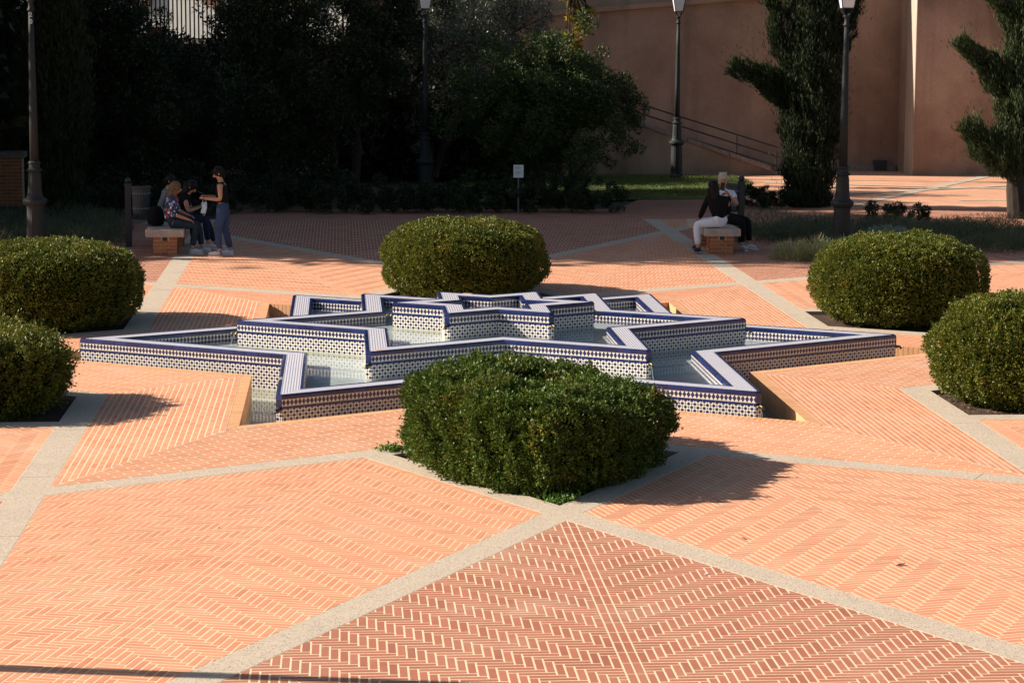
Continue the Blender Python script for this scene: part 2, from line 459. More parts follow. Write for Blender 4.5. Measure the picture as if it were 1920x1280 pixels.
def single_bricks(frame, full, zf, mat, parent):
    (ox, oy), ang = frame; ca, sa = math.cos(ang), math.sin(ang)
    for q in full:
        w, l = q[2] - q[0], q[3] - q[1]; cx, cy = (q[0] + q[2]) / 2, (q[1] + q[3]) / 2
        horiz = w > l
        me = single_brick_mesh(min(w, l), max(w, l), mat)
        o = bpy.data.objects.new('brick', me); X, Y = ox + cx * ca - cy * sa, oy + cx * sa + cy * ca
        z = float(zf(np.array(X), np.array(Y)))
        # follow a slope
        gx = float(zf(np.array(X + .01), np.array(Y)) - z) * 100; gy = float(zf(np.array(X), np.array(Y + .01)) - z) * 100
        nrm = Vector((-gx, -gy, 1)).normalized()
        ya = Vector((-math.sin(ang + (math.pi / 2 if horiz else 0)), math.cos(ang + (math.pi / 2 if horiz else 0)), 0))
        xa = ya.cross(nrm).normalized(); ya = nrm.cross(xa)
        m = Matrix((xa, ya, nrm)).transposed().to_4x4(); m.translation = (X, Y, z + abs(random.gauss(0, .0004)))
        link(o, parent); o.matrix_local = m
def flat(x, y): return np.zeros_like(x)
def in_view(X, Y, m=0.0):
    dx, dy = X - CAMP[0], Y - CAMP[1]; D = dx * .0739 + dy * .9875
    return (np.abs((dx * .99725 - dy * .0739) / D) < .223 + m) & (Y > -13.9 - m * 5)
def panel(name, planes, spine_o, spine_a, mode, mat, label, nsingle=0, zf=flat, lim=LIM):
    poly = clip(BIG, planes + lim)
    if not poly or abs(area(poly)) < .05: return
    if area(poly) < 0: poly = poly[::-1]
    # skip panels nobody could see
    px = np.array([p[0] for p in poly]); py = np.array([p[1] for p in poly])
    gx = np.linspace(px.min(), px.max(), 30); gy = np.linspace(py.min(), py.max(), 30); GX, GY = np.meshgrid(gx, gy)
    ins = np.ones_like(GX, bool)
    for a, b, d in poly_planes(poly): ins &= (a * GX + b * GY >= d)
    if not (ins & in_view(GX, GY, .09)).any(): return
    zz = zf(px, py)
    base = mesh_obj(name, [(x, y, z - .0006) for x, y, z in zip(px, py, zz)], [tuple(range(len(poly)))], MAT['mortar'], None, kind='structure')
    if label: base['label'] = label
    ang = spine_a; ca, sa = math.cos(ang), math.sin(ang); ox, oy = spine_o
    loc = [((x - ox) * ca + (y - oy) * sa, -(x - ox) * sa + (y - oy) * ca) for x, y in poly]
    fulls = []; polys = []
    if mode == 'run':
        f, p = lay(loc, running(loc)); fulls.append(f); polys += p
    else:
        for side in (1, -1):
            lp = clip(loc, [(side, 0, BW)])
            if not lp or abs(area(lp)) < 1e-3: continue
            s = side if mode == 'red' else -side
            # red: away from the spine the chains climb inwards; orange: they run outwards
            q = herring(lp, -1 if s > 0 else 1, (1 if side > 0 else 0, 0))
            f, p = lay(lp, q); fulls.append(f); polys += p
        for col in (0, 1):
            lp = clip(loc, [(1, 0, -BW + col * BW), (-1, 0, -(col * BW))])
            if not lp: continue
            ys = [p[1] for p in lp]
            q = [[-BW + col * BW, j * BL, col * BW, (j + 1) * BL] for j in range(int(min(ys) / BL) - 1, int(max(ys) / BL) + 2)]
            if q:
                f, p = lay(lp, q); fulls.append(f); polys += p
    fulls = [f for f in fulls if len(f)]
    full = np.concatenate(fulls) if fulls else np.zeros((0, 4))
    if len(full):
        cx, cy = (full[:, 0] + full[:, 2]) / 2, (full[:, 1] + full[:, 3]) / 2
        X, Y = ox + cx * ca - cy * sa, oy + cx * sa + cy * ca
        keep = in_view(X, Y, .09); full, X, Y = full[keep], X[keep], Y[keep]
        if nsingle:
            vis = in_view(X, Y); D = np.hypot(X - CAMP[0], Y - CAMP[1]) + np.where(vis, 0, 1000)
            o = np.argsort(D)[:nsingle]; o = o[vis[o]]
            single_bricks(((ox, oy), ang), full[o], zf, mat, base); full = np.delete(full, o, 0)
    k2 = []
    for p in polys:
        cx = sum(q[0] for q in p) / len(p); cy = sum(q[1] for q in p) / len(p); X, Y = ox + cx * ca - cy * sa, oy + cx * sa + cy * ca
        if bool(in_view(np.array(X), np.array(Y), .09)): k2.append(p)
    o = brick_mesh('bricks', ((ox, oy), ang), full, k2, zf, mat, base)
    return base
def rotp(planes, a):
    c, s = math.cos(R_(a)), math.sin(R_(a)); return [(nx * c - ny * s, nx * s + ny * c, d) for nx, ny, d in planes]
def mirp(planes): return [(-nx, ny, d) for nx, ny, d in planes]
def rotv(p, a): c, s = math.cos(R_(a)), math.sin(R_(a)); return (p[0] * c - p[1] * s, p[0] * s + p[1] * c)

# ------------------------------------------------------------ ground
def ground():
    inner = []
    for k in range(12):
        r = 8.86 if k % 2 == 0 else 8.86 * .578; a = R_(k * 30); inner.append((r * math.cos(a), r * math.sin(a)))
    outer = [(300 * math.cos(R_(k * 30)), 300 * math.sin(R_(k * 30))) for k in range(12)]
    mesh_obj('ground', [(x, y, -.05) for x, y in inner] + [(x, y, -.05) for x, y in outer],
             [(i, 12 + i, 12 + (i + 1) % 12, (i + 1) % 12) for i in range(12)], MAT['earth'], None, kind='structure', label='bare earth ground around the plaza')
ground()
# paved panels. base frame: outwards = -y (front of the fountain)
names = {0: 'front', 60: 'right', 120: 'far right', 180: 'back', 240: 'far left', 300: 'left'}
red_pl = [HP(210, B1), HP(330, B1), (1, 0, -A0), (-1, 0, -A0)]
redO = (0, -2 * B1)
org = [(1, 0, -A0), HP(300, A1), HP(210, B1), HP(330, B0, -1)]
def isect(a1, d1, a2, d2):
    n, m = nd(a1), nd(a2); det = n[0] * m[1] - n[1] * m[0]
    return ((d1 * m[1] - d2 * n[1]) / det, (n[0] * d2 - m[0] * d1) / det)
orgO = isect(300, A1, 210, B1)
wed = [(-1, 0, A1), HP(300, A1), HP(330, B0, -1), HP(270, B0, -1) if False else (1, 0, -60)]
cap5 = [(-1, 0, A1), HP(330, B1)]
for k in range(6):
    a = k * 60; nm = names[a]
    panel('brick_paving', rotp(red_pl, a), rotv(redO, a), R_(a), 'red', MAT['red'], 'dark red herringbone brick paving, %s triangle' % nm, 300 if a == 0 else 0)
    for mir in (0, 1):
        pl = mirp(org) if mir else org; o = (-orgO[0], orgO[1]) if mir else orgO; ang = R_(a + (15 if mir else -15))
        # at the right-hand rotation the sloping copy keeps the same layout
        panel('brick_paving', rotp(pl, a), rotv(o, a), ang, 'org', MAT['orange'], 'orange herringbone brick paving, %s %s of the %s planter' % ('right' if mir else 'left', 'side', nm), 300 if a == 0 else 0)
    # wedge beyond the hexagram tip (direction 240)
    to = isect(180, A1, 300, A1)
    lim2 = LIM + [HP(330 , B0, -1)] if True else LIM
    panel('brick_paving', rotp([(-1, 0, A1), HP(300, A1), HP(330, B0, -1), HP(210 - 60 + 60 + 60, 1e3, -1)], a), rotv(to, a), R_(a - 30), 'red', MAT['red'], 'dark red brick wedge beyond the star tip, clockwise of the %s planter' % nm)
for sx in (1, -1):
    pl = [(sx, 0, A1), HP(150 if sx > 0 else 30, B1)]
    panel('brick_paving', pl, (sx * 6, 17), 0, 'run', MAT['orange'], 'brick paving in shade behind the %s bench' % ('right' if sx > 0 else 'left'))

# grey strips
def subtract_band(poly, n, lo, hi, rng_t=None):
    a = clip(poly, [(-n[0], -n[1], -lo)]); b = clip(poly, [(n[0], n[1], hi)])
    return [p for p in (a, b) if p and abs(area(p)) > 1e-4]
bandsA = [(nd(60 * k), A0, A1, 60 * k) for k in range(6)]; bandsB = [(nd(30 + 60 * k), B0, B1, 30 + 60 * k) for k in range(6)]
lim = LIM[:]
for i, (n, lo, hi, ang) in enumerate(bandsA):
    # only the outer arms of each line: the middle stretch would cross the tip of the pool
    polys = [clip(BIG, [(n[0], n[1], lo), (-n[0], -n[1], -hi), HP(ang + sd_, A0)] + lim) for sd_ in (60, -60)]
    for (n2, lo2, hi2, _) in bandsA[:i]: polys = [q for p in polys for q in subtract_band(p, n2, lo2, hi2)]
    for p in polys:
        if len(p) < 3: continue
        # slabs of about 3 m with open joints
        t = (-n[1], n[0]); ts = [t[0] * q[0] + t[1] * q[1] for q in p]
        L = 2.4; c0 = math.floor(min(ts) / L)
        for c in range(c0, int(max(ts) / L) + 1):
            q = clip(p, [(t[0], t[1], c * L + .004), (-t[0], -t[1], -(c * L + L - .004))])
            if q and abs(area(q)) > .01:
                X = np.array([v[0] for v in q]); Y = np.array([v[1] for v in q])
                if not in_view(X, Y, .12).any() and not in_view(X.mean(), Y.mean(), .12): continue
                if area(q) < 0: q = q[::-1]
                m = len(q); mesh_obj('paving_strip', [(x, y, .001) for x, y in q] + [(x, y, -.06) for x, y in q], [tuple(range(m))] + [(j, i2, m + i2, m + j) for i2, j in ((i3, (i3 + 1) % m) for i3 in range(m))], MAT['strip'], None, kind='structure')
for i, (n, lo, hi, ang) in enumerate(bandsB):
    t = (-n[1], n[0])
    for s in (1, -1):
        polys = [clip(BIG, [(n[0], n[1], lo), (-n[0], -n[1], -hi), (t[0] * s, t[1] * s, A0)] + lim)]
        for (n2, lo2, hi2, _) in bandsA: polys = [q for p in polys for q in subtract_band(p, n2, lo2, hi2)]
        for (n2, lo2, hi2, _) in bandsB[:i]:
            new = []
            for p in polys:
                # only where that other strip exists
                new += subtract_band(p, n2, lo2, hi2)
            polys = new
        for p in polys:
            if len(p) < 3 or abs(area(p)) < 1e-3: continue
            q = p if area(p) > 0 else p[::-1]; m = len(q)
            mesh_obj('paving_strip', [(x, y, .001) for x, y in q] + [(x, y, -.06) for x, y in q], [tuple(range(m))] + [(j, i2, m + i2, m + j) for i2, j in ((i3, (i3 + 1) % m) for i3 in range(m))], MAT['strip'], None, kind='structure')
# planter pits: soil
for k in range(6):
    q = clip(BIG, rotp([HP(240, A1), HP(300, A1), HP(210, B0, -1), HP(330, B0, -1)], k * 60))
    q = q if area(q) > 0 else q[::-1]
    cx = sum(p[0] for p in q) / len(q); cy = sum(p[1] for p in q) / len(q); g = 14; V = []; F = []
    n = len(q); per = []
    for i in range(n):
        a, b = q[i], q[(i + 1) % n]
        for j in range(g): per.append((a[0] + (b[0] - a[0]) * j / g, a[1] + (b[1] - a[1]) * j / g))
    rings = 10
    for r in range(rings + 1):
        f = 1 - r / (rings + .5)
        for x, y in per: V.append((cx + (x - cx) * f, cy + (y - cy) * f, -.045 + .03 * (1 - f) + (0 if r == 0 else random.gauss(0, .006))))
    m = len(per)
    for r in range(rings):
        for i in range(m): F.append((r * m + i, r * m + (i + 1) % m, (r + 1) * m + (i + 1) % m, (r + 1) * m + i))
    F.append(tuple(rings * m + i for i in range(m)))
    mesh_obj('planter_soil', V, F, MAT['soil'], None, kind='structure')

# sloping brick surround of the pool
PE = 2.875; CW = .125; HT = .06
def facet_z(ang):
    n = nd(ang)
    def f(x, y): return HT * (A0 - (n[0] * x + n[1] * y)) / (A0 - PE)
    return f
cop_parent = empty('pool_surround', (0, 0, 0)); cop_parent['kind'] = 'structure'
for k in range(6):
    ang = 60 * k; n = nd(ang); zf = facet_z(ang)
    for s in (1, -1):
        # between crease at ang+30s and ang+60s
        c1 = nd(ang + 30 * s + 90 * s); c2 = nd(ang + 60 * s - 90 * s)
        pl = [(n[0], n[1], PE + CW), (-n[0], -n[1], -A0), (c1[0], c1[1], 0), (c2[0], c2[1], 0)]
        panel('brick_slope', pl, (n[0] * (PE + CW), n[1] * (PE + CW)), R_(ang), 'run', MAT['orange'], 'sloping brick surround between planter and pool', 300 if ang in (180, 240, 300, 0) else 0, zf=zf)
        # coping: soldier bricks on the pool edge
        t = (-n[1], n[0]); P = .0645
        ends = [PE * math.tan(R_(30)) * s, PE * math.tan(R_(60)) * s]
        poly = clip(BIG, [(n[0], n[1], PE), (-n[0], -n[1], -(PE + CW)), (c1[0], c1[1], 0), (c2[0], c2[1], 0)])
        loc = [((x * n[0] + y * n[1]) - PE, x * t[0] + y * t[1]) for x, y in poly]
        ys = [p[1] for p in loc]
        q = [[-.002, j * P, CW, (j + 1) * P] for j in range(int(min(ys) / P) - 1, int(max(ys) / P) + 2)]
        f, p2 = lay(loc, q, .004)
        mid = (n[0] * PE + t[0] * sum(ends) / 2, n[1] * PE + t[1] * sum(ends) / 2)
        brick_mesh('coping_brick', ((n[0] * PE, n[1] * PE), R_(ang)), f, p2, zf, MAT['coping'], cop_parent, th=.25)
# pool basin: wall under coping, mortar backing, floor
ring = [(2 * PE * math.cos(R_(30 * j)) * (1 if j % 2 == 0 else .57735), 2 * PE * math.sin(R_(30 * j)) * (1 if j % 2 == 0 else .57735)) for j in range(12)]
rb = [(x * 1.0025, y * 1.0025) for x, y in ring]
mesh_obj('pool_wall', [(x, y, .045) for x, y in rb] + [(x, y, -.42) for x, y in rb], [(12 + i, 12 + (i + 1) % 12, (i + 1) % 12, i) for i in range(12)], MAT['concrete'], cop_parent)
rc = [(x * 1.002, y * 1.002) for x, y in ring]
mesh_obj('pool_floor', [(x, y, -.27) for x, y in rc], [tuple(range(12))], MAT['concrete'], cop_parent)
rw = [(x * .9995, y * .9995) for x, y in ring]
mesh_obj('water', [(x, y, -.16) for x, y in rw], [tuple(range(12))], MAT['water'], None, kind='structure', label='still water in the channel around the star fountain')

# ------------------------------------------------------------ the star fountain
fountain = empty('fountain', (0, 0, 0), label='three-tiered six-pointed star fountain covered in blue and white patterned tiles', cat='fountain')
def star(R, off=0, cut=0):
    """outer ring of points offset inwards by off; tips optionally cut flat"""
    r = R - 2 * off; pts = []
    for j in range(12):
        a = R_(30 * j)
        if j % 2 == 0:
            if cut:
                tip = Vector((r * math.cos(a), r * math.sin(a)));
                for s in (-1, 1):
                    b = R_(30 * (j + s)); nb = Vector((r * .57735 * math.cos(b), r * .57735 * math.sin(b)))
                    pts.append(tip + (nb - tip).normalized() * cut)
            else: pts.append(Vector((r * math.cos(a), r * math.sin(a))))
        else: pts.append(Vector((r * .57735 * math.cos(a), r * .57735 * math.sin(a))))
    return pts
def uvwall(name, pts, ztop, zbot, ztrim, mat, parent, flip=False):
    V = []; F = []; UV = []; n = len(pts)
    for i in range(n):
        a, b = pts[i], pts[(i + 1) % n]; L = (b - a).length; k = len(V)
        V += [(a.x, a.y, zbot), (b.x, b.y, zbot), (b.x, b.y, ztop), (a.x, a.y, ztop)]
        uv = [(0, ztrim - zbot), (L, ztrim - zbot), (L, ztrim - ztop), (0, ztrim - ztop)]
        if L < .1: uv = [(u + .0177, v) for u, v in uv]
        if flip: F.append((k + 3, k + 2, k + 1, k)); UV += uv[::-1]
        else: F.append((k, k + 1, k + 2, k + 3)); UV += uv
    return mesh_obj(name, V, F, mat, parent, uvs=UV)
def trim_pieces(outer, inner, z, inside=False):
    """list of (verts, faces) of bullnose tiles lying between two matched rings"""
    out = []; n = len(outer)
    for i in range(n):
        a0, b0, a1, b1 = outer[i], outer[(i + 1) % n], inner[i], inner[(i + 1) % n]
        L = (b0 - a0).length; m = max(1, round(L / .17)); d = (b0 - a0).normalized()
        nn = Vector((-d.y, d.x)); w = (a1 - a0).dot(nn)
        for j in range(m):
            g = .002
            s0 = a0 if j == 0 else a0 + d * (L * j / m + g); s1 = b0 if j == m - 1 else a0 + d * (L * (j + 1) / m - g)
            i0 = a1 if j == 0 else a0 + nn * w + d * (L * j / m + g); i1 = b1 if j == m - 1 else a0 + nn * w + d * (L * (j + 1) / m - g)
            # cross-section: rounded nose at the outer side
            prof = [(-.004 / abs(w), -.044), (-.004 / abs(w), -.012), (.12, -.001), (.3, .004), (1, .003), (1, -.044)]
            if inside: prof = [(1 + .004 / abs(w), -.044), (1 + .004 / abs(w), -.012), (.88, -.001), (.7, .004), (0, .003), (0, -.044)]
            V = []
            for s, t in ((s0, i0), (s1, i1)):
                for f, h in prof: p = s + (t - s) * f; V.append((p.x, p.y, z + h))
            k = 6; F = [(q, q + 1, k + q + 1, k + q) for q in range(5)] + [(5, 0, k, k + 5), tuple(range(6))[::-1], tuple(range(6, 12))]
            if inside: F = [f[::-1] for f in F]
            mid = (s0 + s1) / 2; out.append((V, F, mid, nn))
    return out
tiers = [('bottom', 5.055, .26, -.33, .155, .105), ('middle', 3.17, .4687, .09, .37, .32), ('top', 1.29, .6823, .30, .585, .53)]
def spout(parent, pos, dirn, zdrop):
    d = Vector((dirn[0], dirn[1], 0)); p = Vector(pos)
    m = MB(); m.lathe([(.012, -.012), (.03, -.01), (.032, 0), (.018, .012), (.010, .03)], 10, tuple(p + d * .004))
    m.tube([p, p + d * .03 + Vector((0, 0, .012)), p + d * .06 + Vector((0, 0, .005)), p + d * .075 + Vector((0, 0, -.02))], [.014, .012, .013, .017], 8)
    m.build('spout', MAT['bronze'], parent, smooth=True)
for name, R, z, zb, wz, fz in tiers:
    t = empty('star_tier', (0, 0, 0)); t.parent = fountain; t['label'] = '%s star-shaped basin of the fountain' % name
    CUT = .07
    o0 = star(R, 0, CUT)
    def matched(off):
        # inner ring matched to the cut ring: the two cut points map to inner points of the same cut
        c = max(.004, CUT - off * 1.732 * .55); return star(R, off, c)
    o1 = matched(.04); o2 = matched(.24); o3 = matched(.28)
    wl = {'bottom': -.16, 'middle': .155, 'top': .37}[name]
    uvwall('tiled_wall', o0, z - .004, wl + .012, z, MAT['tile'], t)
    uvwall('plinth', star(R, .002, CUT), wl + .014, zb, z, MAT['concrete'], t)
    uvwall('tiled_inner_wall', o3, z - .004, fz, z, MAT['tile'], t, flip=True)
    V = []; F = []; UV = []; n = len(o1)
    for i in range(n):
        a, b, c, d = o1[i], o1[(i + 1) % n], o2[(i + 1) % n], o2[i]; k = len(V); dr = (b - a).normalized()
        V += [(p.x, p.y, z) for p in (a, b, c, d)]; F.append((k, k + 1, k + 2, k + 3))
        nn = Vector((-dr.y, dr.x)); UV += [((p - a).dot(dr), (p - a).dot(nn)) for p in (a, b, c, d)]
    mesh_obj('cap_tiles', V, F, MAT['cap'], t, uvs=UV)
    pcs = trim_pieces(o0, o1, z)
    camv = Vector((CAMP[0], CAMP[1])); vis = []; hid = []
    for pc in pcs:
        out = -pc[3] if True else pc[3]
        (vis if (camv - pc[2]).dot(out) > 0 and (name != 'top') else hid).append(pc)
    vis.sort(key=lambda pc: (camv - pc[2]).length); hid += vis[300:]; vis = vis[:300]
    for V, F, mid, nn in vis: 
        mesh_obj('trim_tile', V, F, MAT['trim'], t)
    m = MB()
    for V, F, _, _ in hid: m.add(V, F)
    m.build('trim_tiles', MAT['trim'], t, kind='stuff')
    m = MB()
    for V, F, _, _ in trim_pieces(o2, o3, z, inside=True): m.add(V, F)
    m.build('inner_trim_tiles', MAT['trim'], t, kind='stuff')
    # substrate under the cap and the basin floor
    fl = star(R, .275); mesh_obj('basin_floor', [(p.x, p.y, fz) for p in fl], [tuple(range(12))], MAT['basin'], t)
    wa = star(R, .2805); mesh_obj('water', [(p.x, p.y, wz) for p in wa], [tuple(range(12))], MAT['water'], t)
    for k in range(6):
        a = R_(60 * k); r = R - CUT * math.cos(R_(30)) + .003; dv = (math.cos(a), math.sin(a))
        spout(t, (r * dv[0], r * dv[1], z - .155), dv, .2)
        # small corner tile of blue glaze at the cut tip
        m = MB(); m.box((dv[0] * (r + .001), dv[1] * (r + .001), z - .085), (.008, .066, .075), a); m.build('corner_tile', MAT['trim'], t)
# two places where the trim is patched with bare mortar
MAT['bare'] = m_plain('bare_mortar', (.42, .28, .20), .9)
def patch(R, ang_tip, side, dist, z, L=.13):
    a = R_(ang_tip); tip = Vector((R * math.cos(a), R * math.sin(a))); b = R_(ang_tip + 30 * side); nb = Vector((R * .57735 * math.cos(b), R * .57735 * math.sin(b)))
    d = (nb - tip).normalized(); c = tip + d * dist; nn = Vector((-d.y, d.x)); nn = nn if nn.dot(-c) > 0 else -nn
    c = c + nn * .018; m = MB(); m.box((c.x, c.y, z - .018), (L, .058, .05), math.atan2(d.y, d.x)); o = m.build('mortar_patch', MAT['bare'], fountain)
patch(3.1157, 240, 1, .16, .4687); patch(1.2423, 120, -1, .42, .6823)
# a thin stream falling from the middle tier's front right spout and two others
for (R, a, z0, z1) in ((3.1157, 300, .30, .155), (5.0, 300, .09, -.16), (3.1157, 180, .30, .155), (3.1157, 0, .30, .155)):
    dv = Vector((math.cos(R_(a)), math.sin(R_(a)), 0)); pts = []
    for i in range(7):
        f = i / 6; p = dv * (R + .0 + .05 * f ** .6 + .03); p.z = z0 - (z0 - z1) * f; pts.append(p)
    MB().tube(pts, [.004, .0035, .003, .003, .003, .004, .006], 6).build('water_jet', MAT['jet'], fountain)

# ------------------------------------------------------------ foliage helpers
_nd = rng.normal(size=(24, 3)); _ph = rng.uniform(0, 6.28, 24)
def pnoise(P, f):
    s = np.zeros(len(P))
    for i in range(12): s += np.sin((P @ _nd[i]) * f * (1 + .12 * i) + _ph[i]) / 3.4
    return s
def leaves(name, P, N, size, mat, parent, aspect=.5, jit=.8, droop=0, **k):
    n = len(P)
    A = N + rng.normal(size=(n, 3)) * jit; A[:, 2] -= droop; A /= np.linalg.norm(A, axis=1)[:, None] + 1e-9
    B = np.cross(A, rng.normal(size=(n, 3))); B /= np.linalg.norm(B, axis=1)[:, None] + 1e-9
    s = (size * rng.uniform(.6, 1.35, n))[:, None]
    if size >= .05 and aspect >= .3:       # distant crowns: three-cornered leaves
        V = np.stack([P - B * s * aspect * .6, P + B * s * aspect * .6, P + A * s], 1).reshape(-1, 3)
        return np_mesh(name, V, (np.arange(n) * 3)[:, None] + np.arange(3)[None], mat, parent, **k)
    V = np.stack([P, P + A * s * .5 + B * s * aspect * .5, P + A * s, P + A * s * .5 - B * s * aspect * .5], 1).reshape(-1, 3)
    F = (np.arange(n) * 4)[:, None] + np.arange(4)[None]
    return np_mesh(name, V, F, mat, parent, **k)
def fibo(n):
    i = np.arange(n) + .5; ph = np.arccos(1 - 2 * i / n); th = np.pi * (1 + 5 ** .5) * i
    return np.stack([np.cos(th) * np.sin(ph), np.sin(th) * np.sin(ph), np.cos(ph)], 1)

MAT['box'] = m_leaf('boxwood_leaf', (.065, .088, .010), (.185, .195, .022), (.30, .20, .03), .975, .5, .22, .28, patch=2.0)
MAT['boxcore'] = m_rough('shaded_core', (.012, .019, .004), (.030, .040, .010), 45, 1.0, 1.0, .05, spec=0)  # dark filler colour; shade inside shrubs and crowns is painted in
MAT['boxdark'] = m_leaf('boxwood_leaf_dark', (.045, .082, .010), (.135, .185, .026), (.28, .19, .04), .985, .5, .22, .26, patch=1.6)
def boxwood(name, cx, cy, rz, a, b, h, n, label, lumps=.05, px=2.0, pz=2.6, mat='box', sprig=.03, leaf=.026, tilt=0.0):
    t = empty(name, (cx, cy, -.03), rz, label=label, cat='shrub', group='clipped box shrubs around the fountain')
    def surf(th, ph):
        c = np.abs(np.cos(th)) ** (2 / px) * np.sign(np.cos(th)); s = np.abs(np.sin(th)) ** (2 / px) * np.sign(np.sin(th))
        cz = np.abs(np.cos(ph)) ** (2 / pz); sz = np.abs(np.sin(ph)) ** (2 / pz) * np.sign(np.sin(ph))
        zz = (h * .42 + np.where(sz > 0, h * .58, h * .42) * sz) * (1 - tilt * c)
        und = np.where(sz < 0, 1 + .05 * sz, 1)
        return np.stack([a * c * cz * und, b * s * cz * und, zz], -1)
    def pts(n):
        # area-uniform-ish: rejection by oversampling directions
        m_ = n * 12; th = rng.uniform(0, 2 * np.pi, m_); ph = np.arcsin(rng.uniform(-.999, .999, m_))
        P = surf(th, ph); e = 1e-3; J = np.linalg.norm(np.cross(surf(th + e, ph) - P, surf(th, ph + e) - P), axis=1) / (e * e * np.cos(ph) + 1e-9)
        J = np.minimum(J, np.percentile(J, 99.6)); keep = rng.choice(m_, n, p=J / J.sum()); P = P[keep]; th = th[keep]; ph = ph[keep]
        Nn = np.cross(surf(th + e, ph) - P, surf(th, ph + e) - P); Nn /= np.linalg.norm(Nn, axis=1)[:, None] + 1e-12
        return P, Nn
    P, Nn = pts(n)
    d = pnoise(P * [1, 1, 1.9] + cx, 2.6) * lumps * .6 + pnoise(P * [1, 1, .8] + cy, 8) * lumps * .5 + pnoise(P, 24) * lumps * .5
    depth = rng.exponential(.018, len(P)); up = rng.uniform(0, 1, len(P)) < (.12 if sprig > .05 else .05)
    P = P + Nn * (d - depth + np.where(up, rng.uniform(0, sprig, len(P)), 0))[:, None]
    ok = P[:, 2] > .0; leaves('foliage', P[ok], Nn[ok] + np.array([0, 0, .35]), leaf, MAT[mat], t, .55, .75)
    # solid dark core blocking see-through, inner shade put into its colour
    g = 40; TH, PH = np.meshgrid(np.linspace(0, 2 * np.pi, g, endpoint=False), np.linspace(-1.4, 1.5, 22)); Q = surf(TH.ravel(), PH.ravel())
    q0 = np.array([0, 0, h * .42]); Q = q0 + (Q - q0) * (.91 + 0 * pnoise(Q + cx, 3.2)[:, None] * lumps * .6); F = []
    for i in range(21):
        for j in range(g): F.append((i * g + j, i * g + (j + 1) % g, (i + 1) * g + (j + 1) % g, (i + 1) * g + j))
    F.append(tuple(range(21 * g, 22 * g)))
    mesh_obj('dark_core', Q, F, MAT['boxcore'], t, smooth=True)
    return t
boxwood('box_shrub', -.06, -6.80, R_(0), 1.22, 1.66, .85, 190000, 'large leafy box shrub in the nearest planter, in front of the star fountain', .06, 1.42, 4.6, 'boxdark', .06, .029, .09)
boxwood('box_shrub', 0.0, 6.75, R_(0), 1.24, 1.40, 1.10, 80000, 'clipped box dome in the back planter, directly behind the star fountain', .045, 2.0, 3.0, leaf=.031)
for ang, h, lm, lab, a_, b_, pz in ((30, 1.20, .045, 'clipped box dome right of the fountain, the farther of the two on the right', 1.22, 1.20, 2.7), (150, 1.12, .045, 'clipped box mound at the left edge, the farther of the two on the left', 1.36, 1.30, 3.0),
                      (330, 1.16, .06, 'rounded box shrub at the right edge, the nearer of the two on the right', 1.16, 1.26, 2.8), (210, .80, .09, 'loose leafy box shrub at the left edge, the nearer of the two on the left', 1.04, 1.10, 3.2)):
    rr = 6.75
    boxwood('box_shrub', rr * math.cos(R_(ang)), rr * math.sin(R_(ang)), R_(ang + 90), a_, b_, h, 95000 if ang > 180 else 80000, lab, lm, 2.0, pz, sprig=.10 if ang == 210 else .025, leaf=.030)

def capsule_pts(segs, n):
    """points near the surface of tapered segments; returns P,N,axis"""
    L = np.array([(np.linalg.norm(np.array(s[1]) - np.array(s[0])) * (s[2] + s[3]) + (s[2] + s[3]) ** 2) for s in segs]); L /= L.sum()
    idx = rng.choice(len(segs), n, p=L); a = np.array([s[0] for s in segs])[idx]; b = np.array([s[1] for s in segs])[idx]
    r0 = np.array([s[2] for s in segs])[idx]; r1 = np.array([s[3] for s in segs])[idx]
    t = rng.uniform(0, 1, n); ax = b - a; ax /= np.linalg.norm(ax, axis=1)[:, None]
    ra = rng.normal(size=(n, 3)); ra -= ax * (ra * ax).sum(1)[:, None]; ra /= np.linalg.norm(ra, axis=1)[:, None]
    r = (r0 + (r1 - r0) * t) * rng.uniform(.35, 1, n) ** .45
    P = a + (b - a) * t[:, None] + ra * r[:, None]
    P += ra * (pnoise(P, 4.5) * .10 + pnoise(P, 13) * .05)[:, None] * (r0 + .15)[:, None] * 1.4
    ou = rng.uniform(0, 1, n) < .12; P[ou] += (ra[ou] * .7 + ax[ou] * .4 + np.array([0, 0, .5])) * rng.exponential(.10, ou.sum())[:, None]
    return P, ra, ax
def trunk_mesh(m, pts, rad): m.tube(pts, rad, 9)
def cypress(name, x, y, segs, n, label, mat, leaf=.06, trunk=None, cat='tree', group=None, core=True):
    t = empty(name, (x, y, 0), 0, label=label, cat=cat, group=group)
    P, N, ax = capsule_pts(segs, n)
    P += np.where((np.sin(np.arctan2(P[:, 1], P[:, 0]) * 11 + pnoise(P * [1, 1, .25], 5) * 2.2) > .2)[:, None], -N * .05, N * .035)
    leaves('crown', P, N * .35 + ax * .7 + np.array([0, 0, .75]), leaf * 2.0, mat, t, .16, .28)
    m = MB()
    if core:
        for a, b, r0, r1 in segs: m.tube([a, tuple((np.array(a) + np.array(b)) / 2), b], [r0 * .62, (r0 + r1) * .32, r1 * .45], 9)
        m.build('crown_core', MAT['boxcore'], t)  # solid dark filler inside the crown, its shade put into the colour
    m = MB(); tr = trunk or ([(0, 0, -.1), (.02, 0, 1.0), (0, .02, 3.0)], [.16, .12, .08]); m.tube(*tr, 10); m.build('trunk', MAT['bark'], t)
    return t
MAT['cyp'] = m_leaf('cypress_foliage', (.014, .024, .009), (.036, .052, .016), (.06, .062, .022), .9, .6, .1, .3)
MAT['cyp2'] = m_leaf('cypress_foliage_sunlit', (.04, .06, .02), (.075, .10, .035), (.11, .11, .04), .9, .6, .15, .3)  # lighter cypress copy; sunlight on the right-edge tree is in the colour
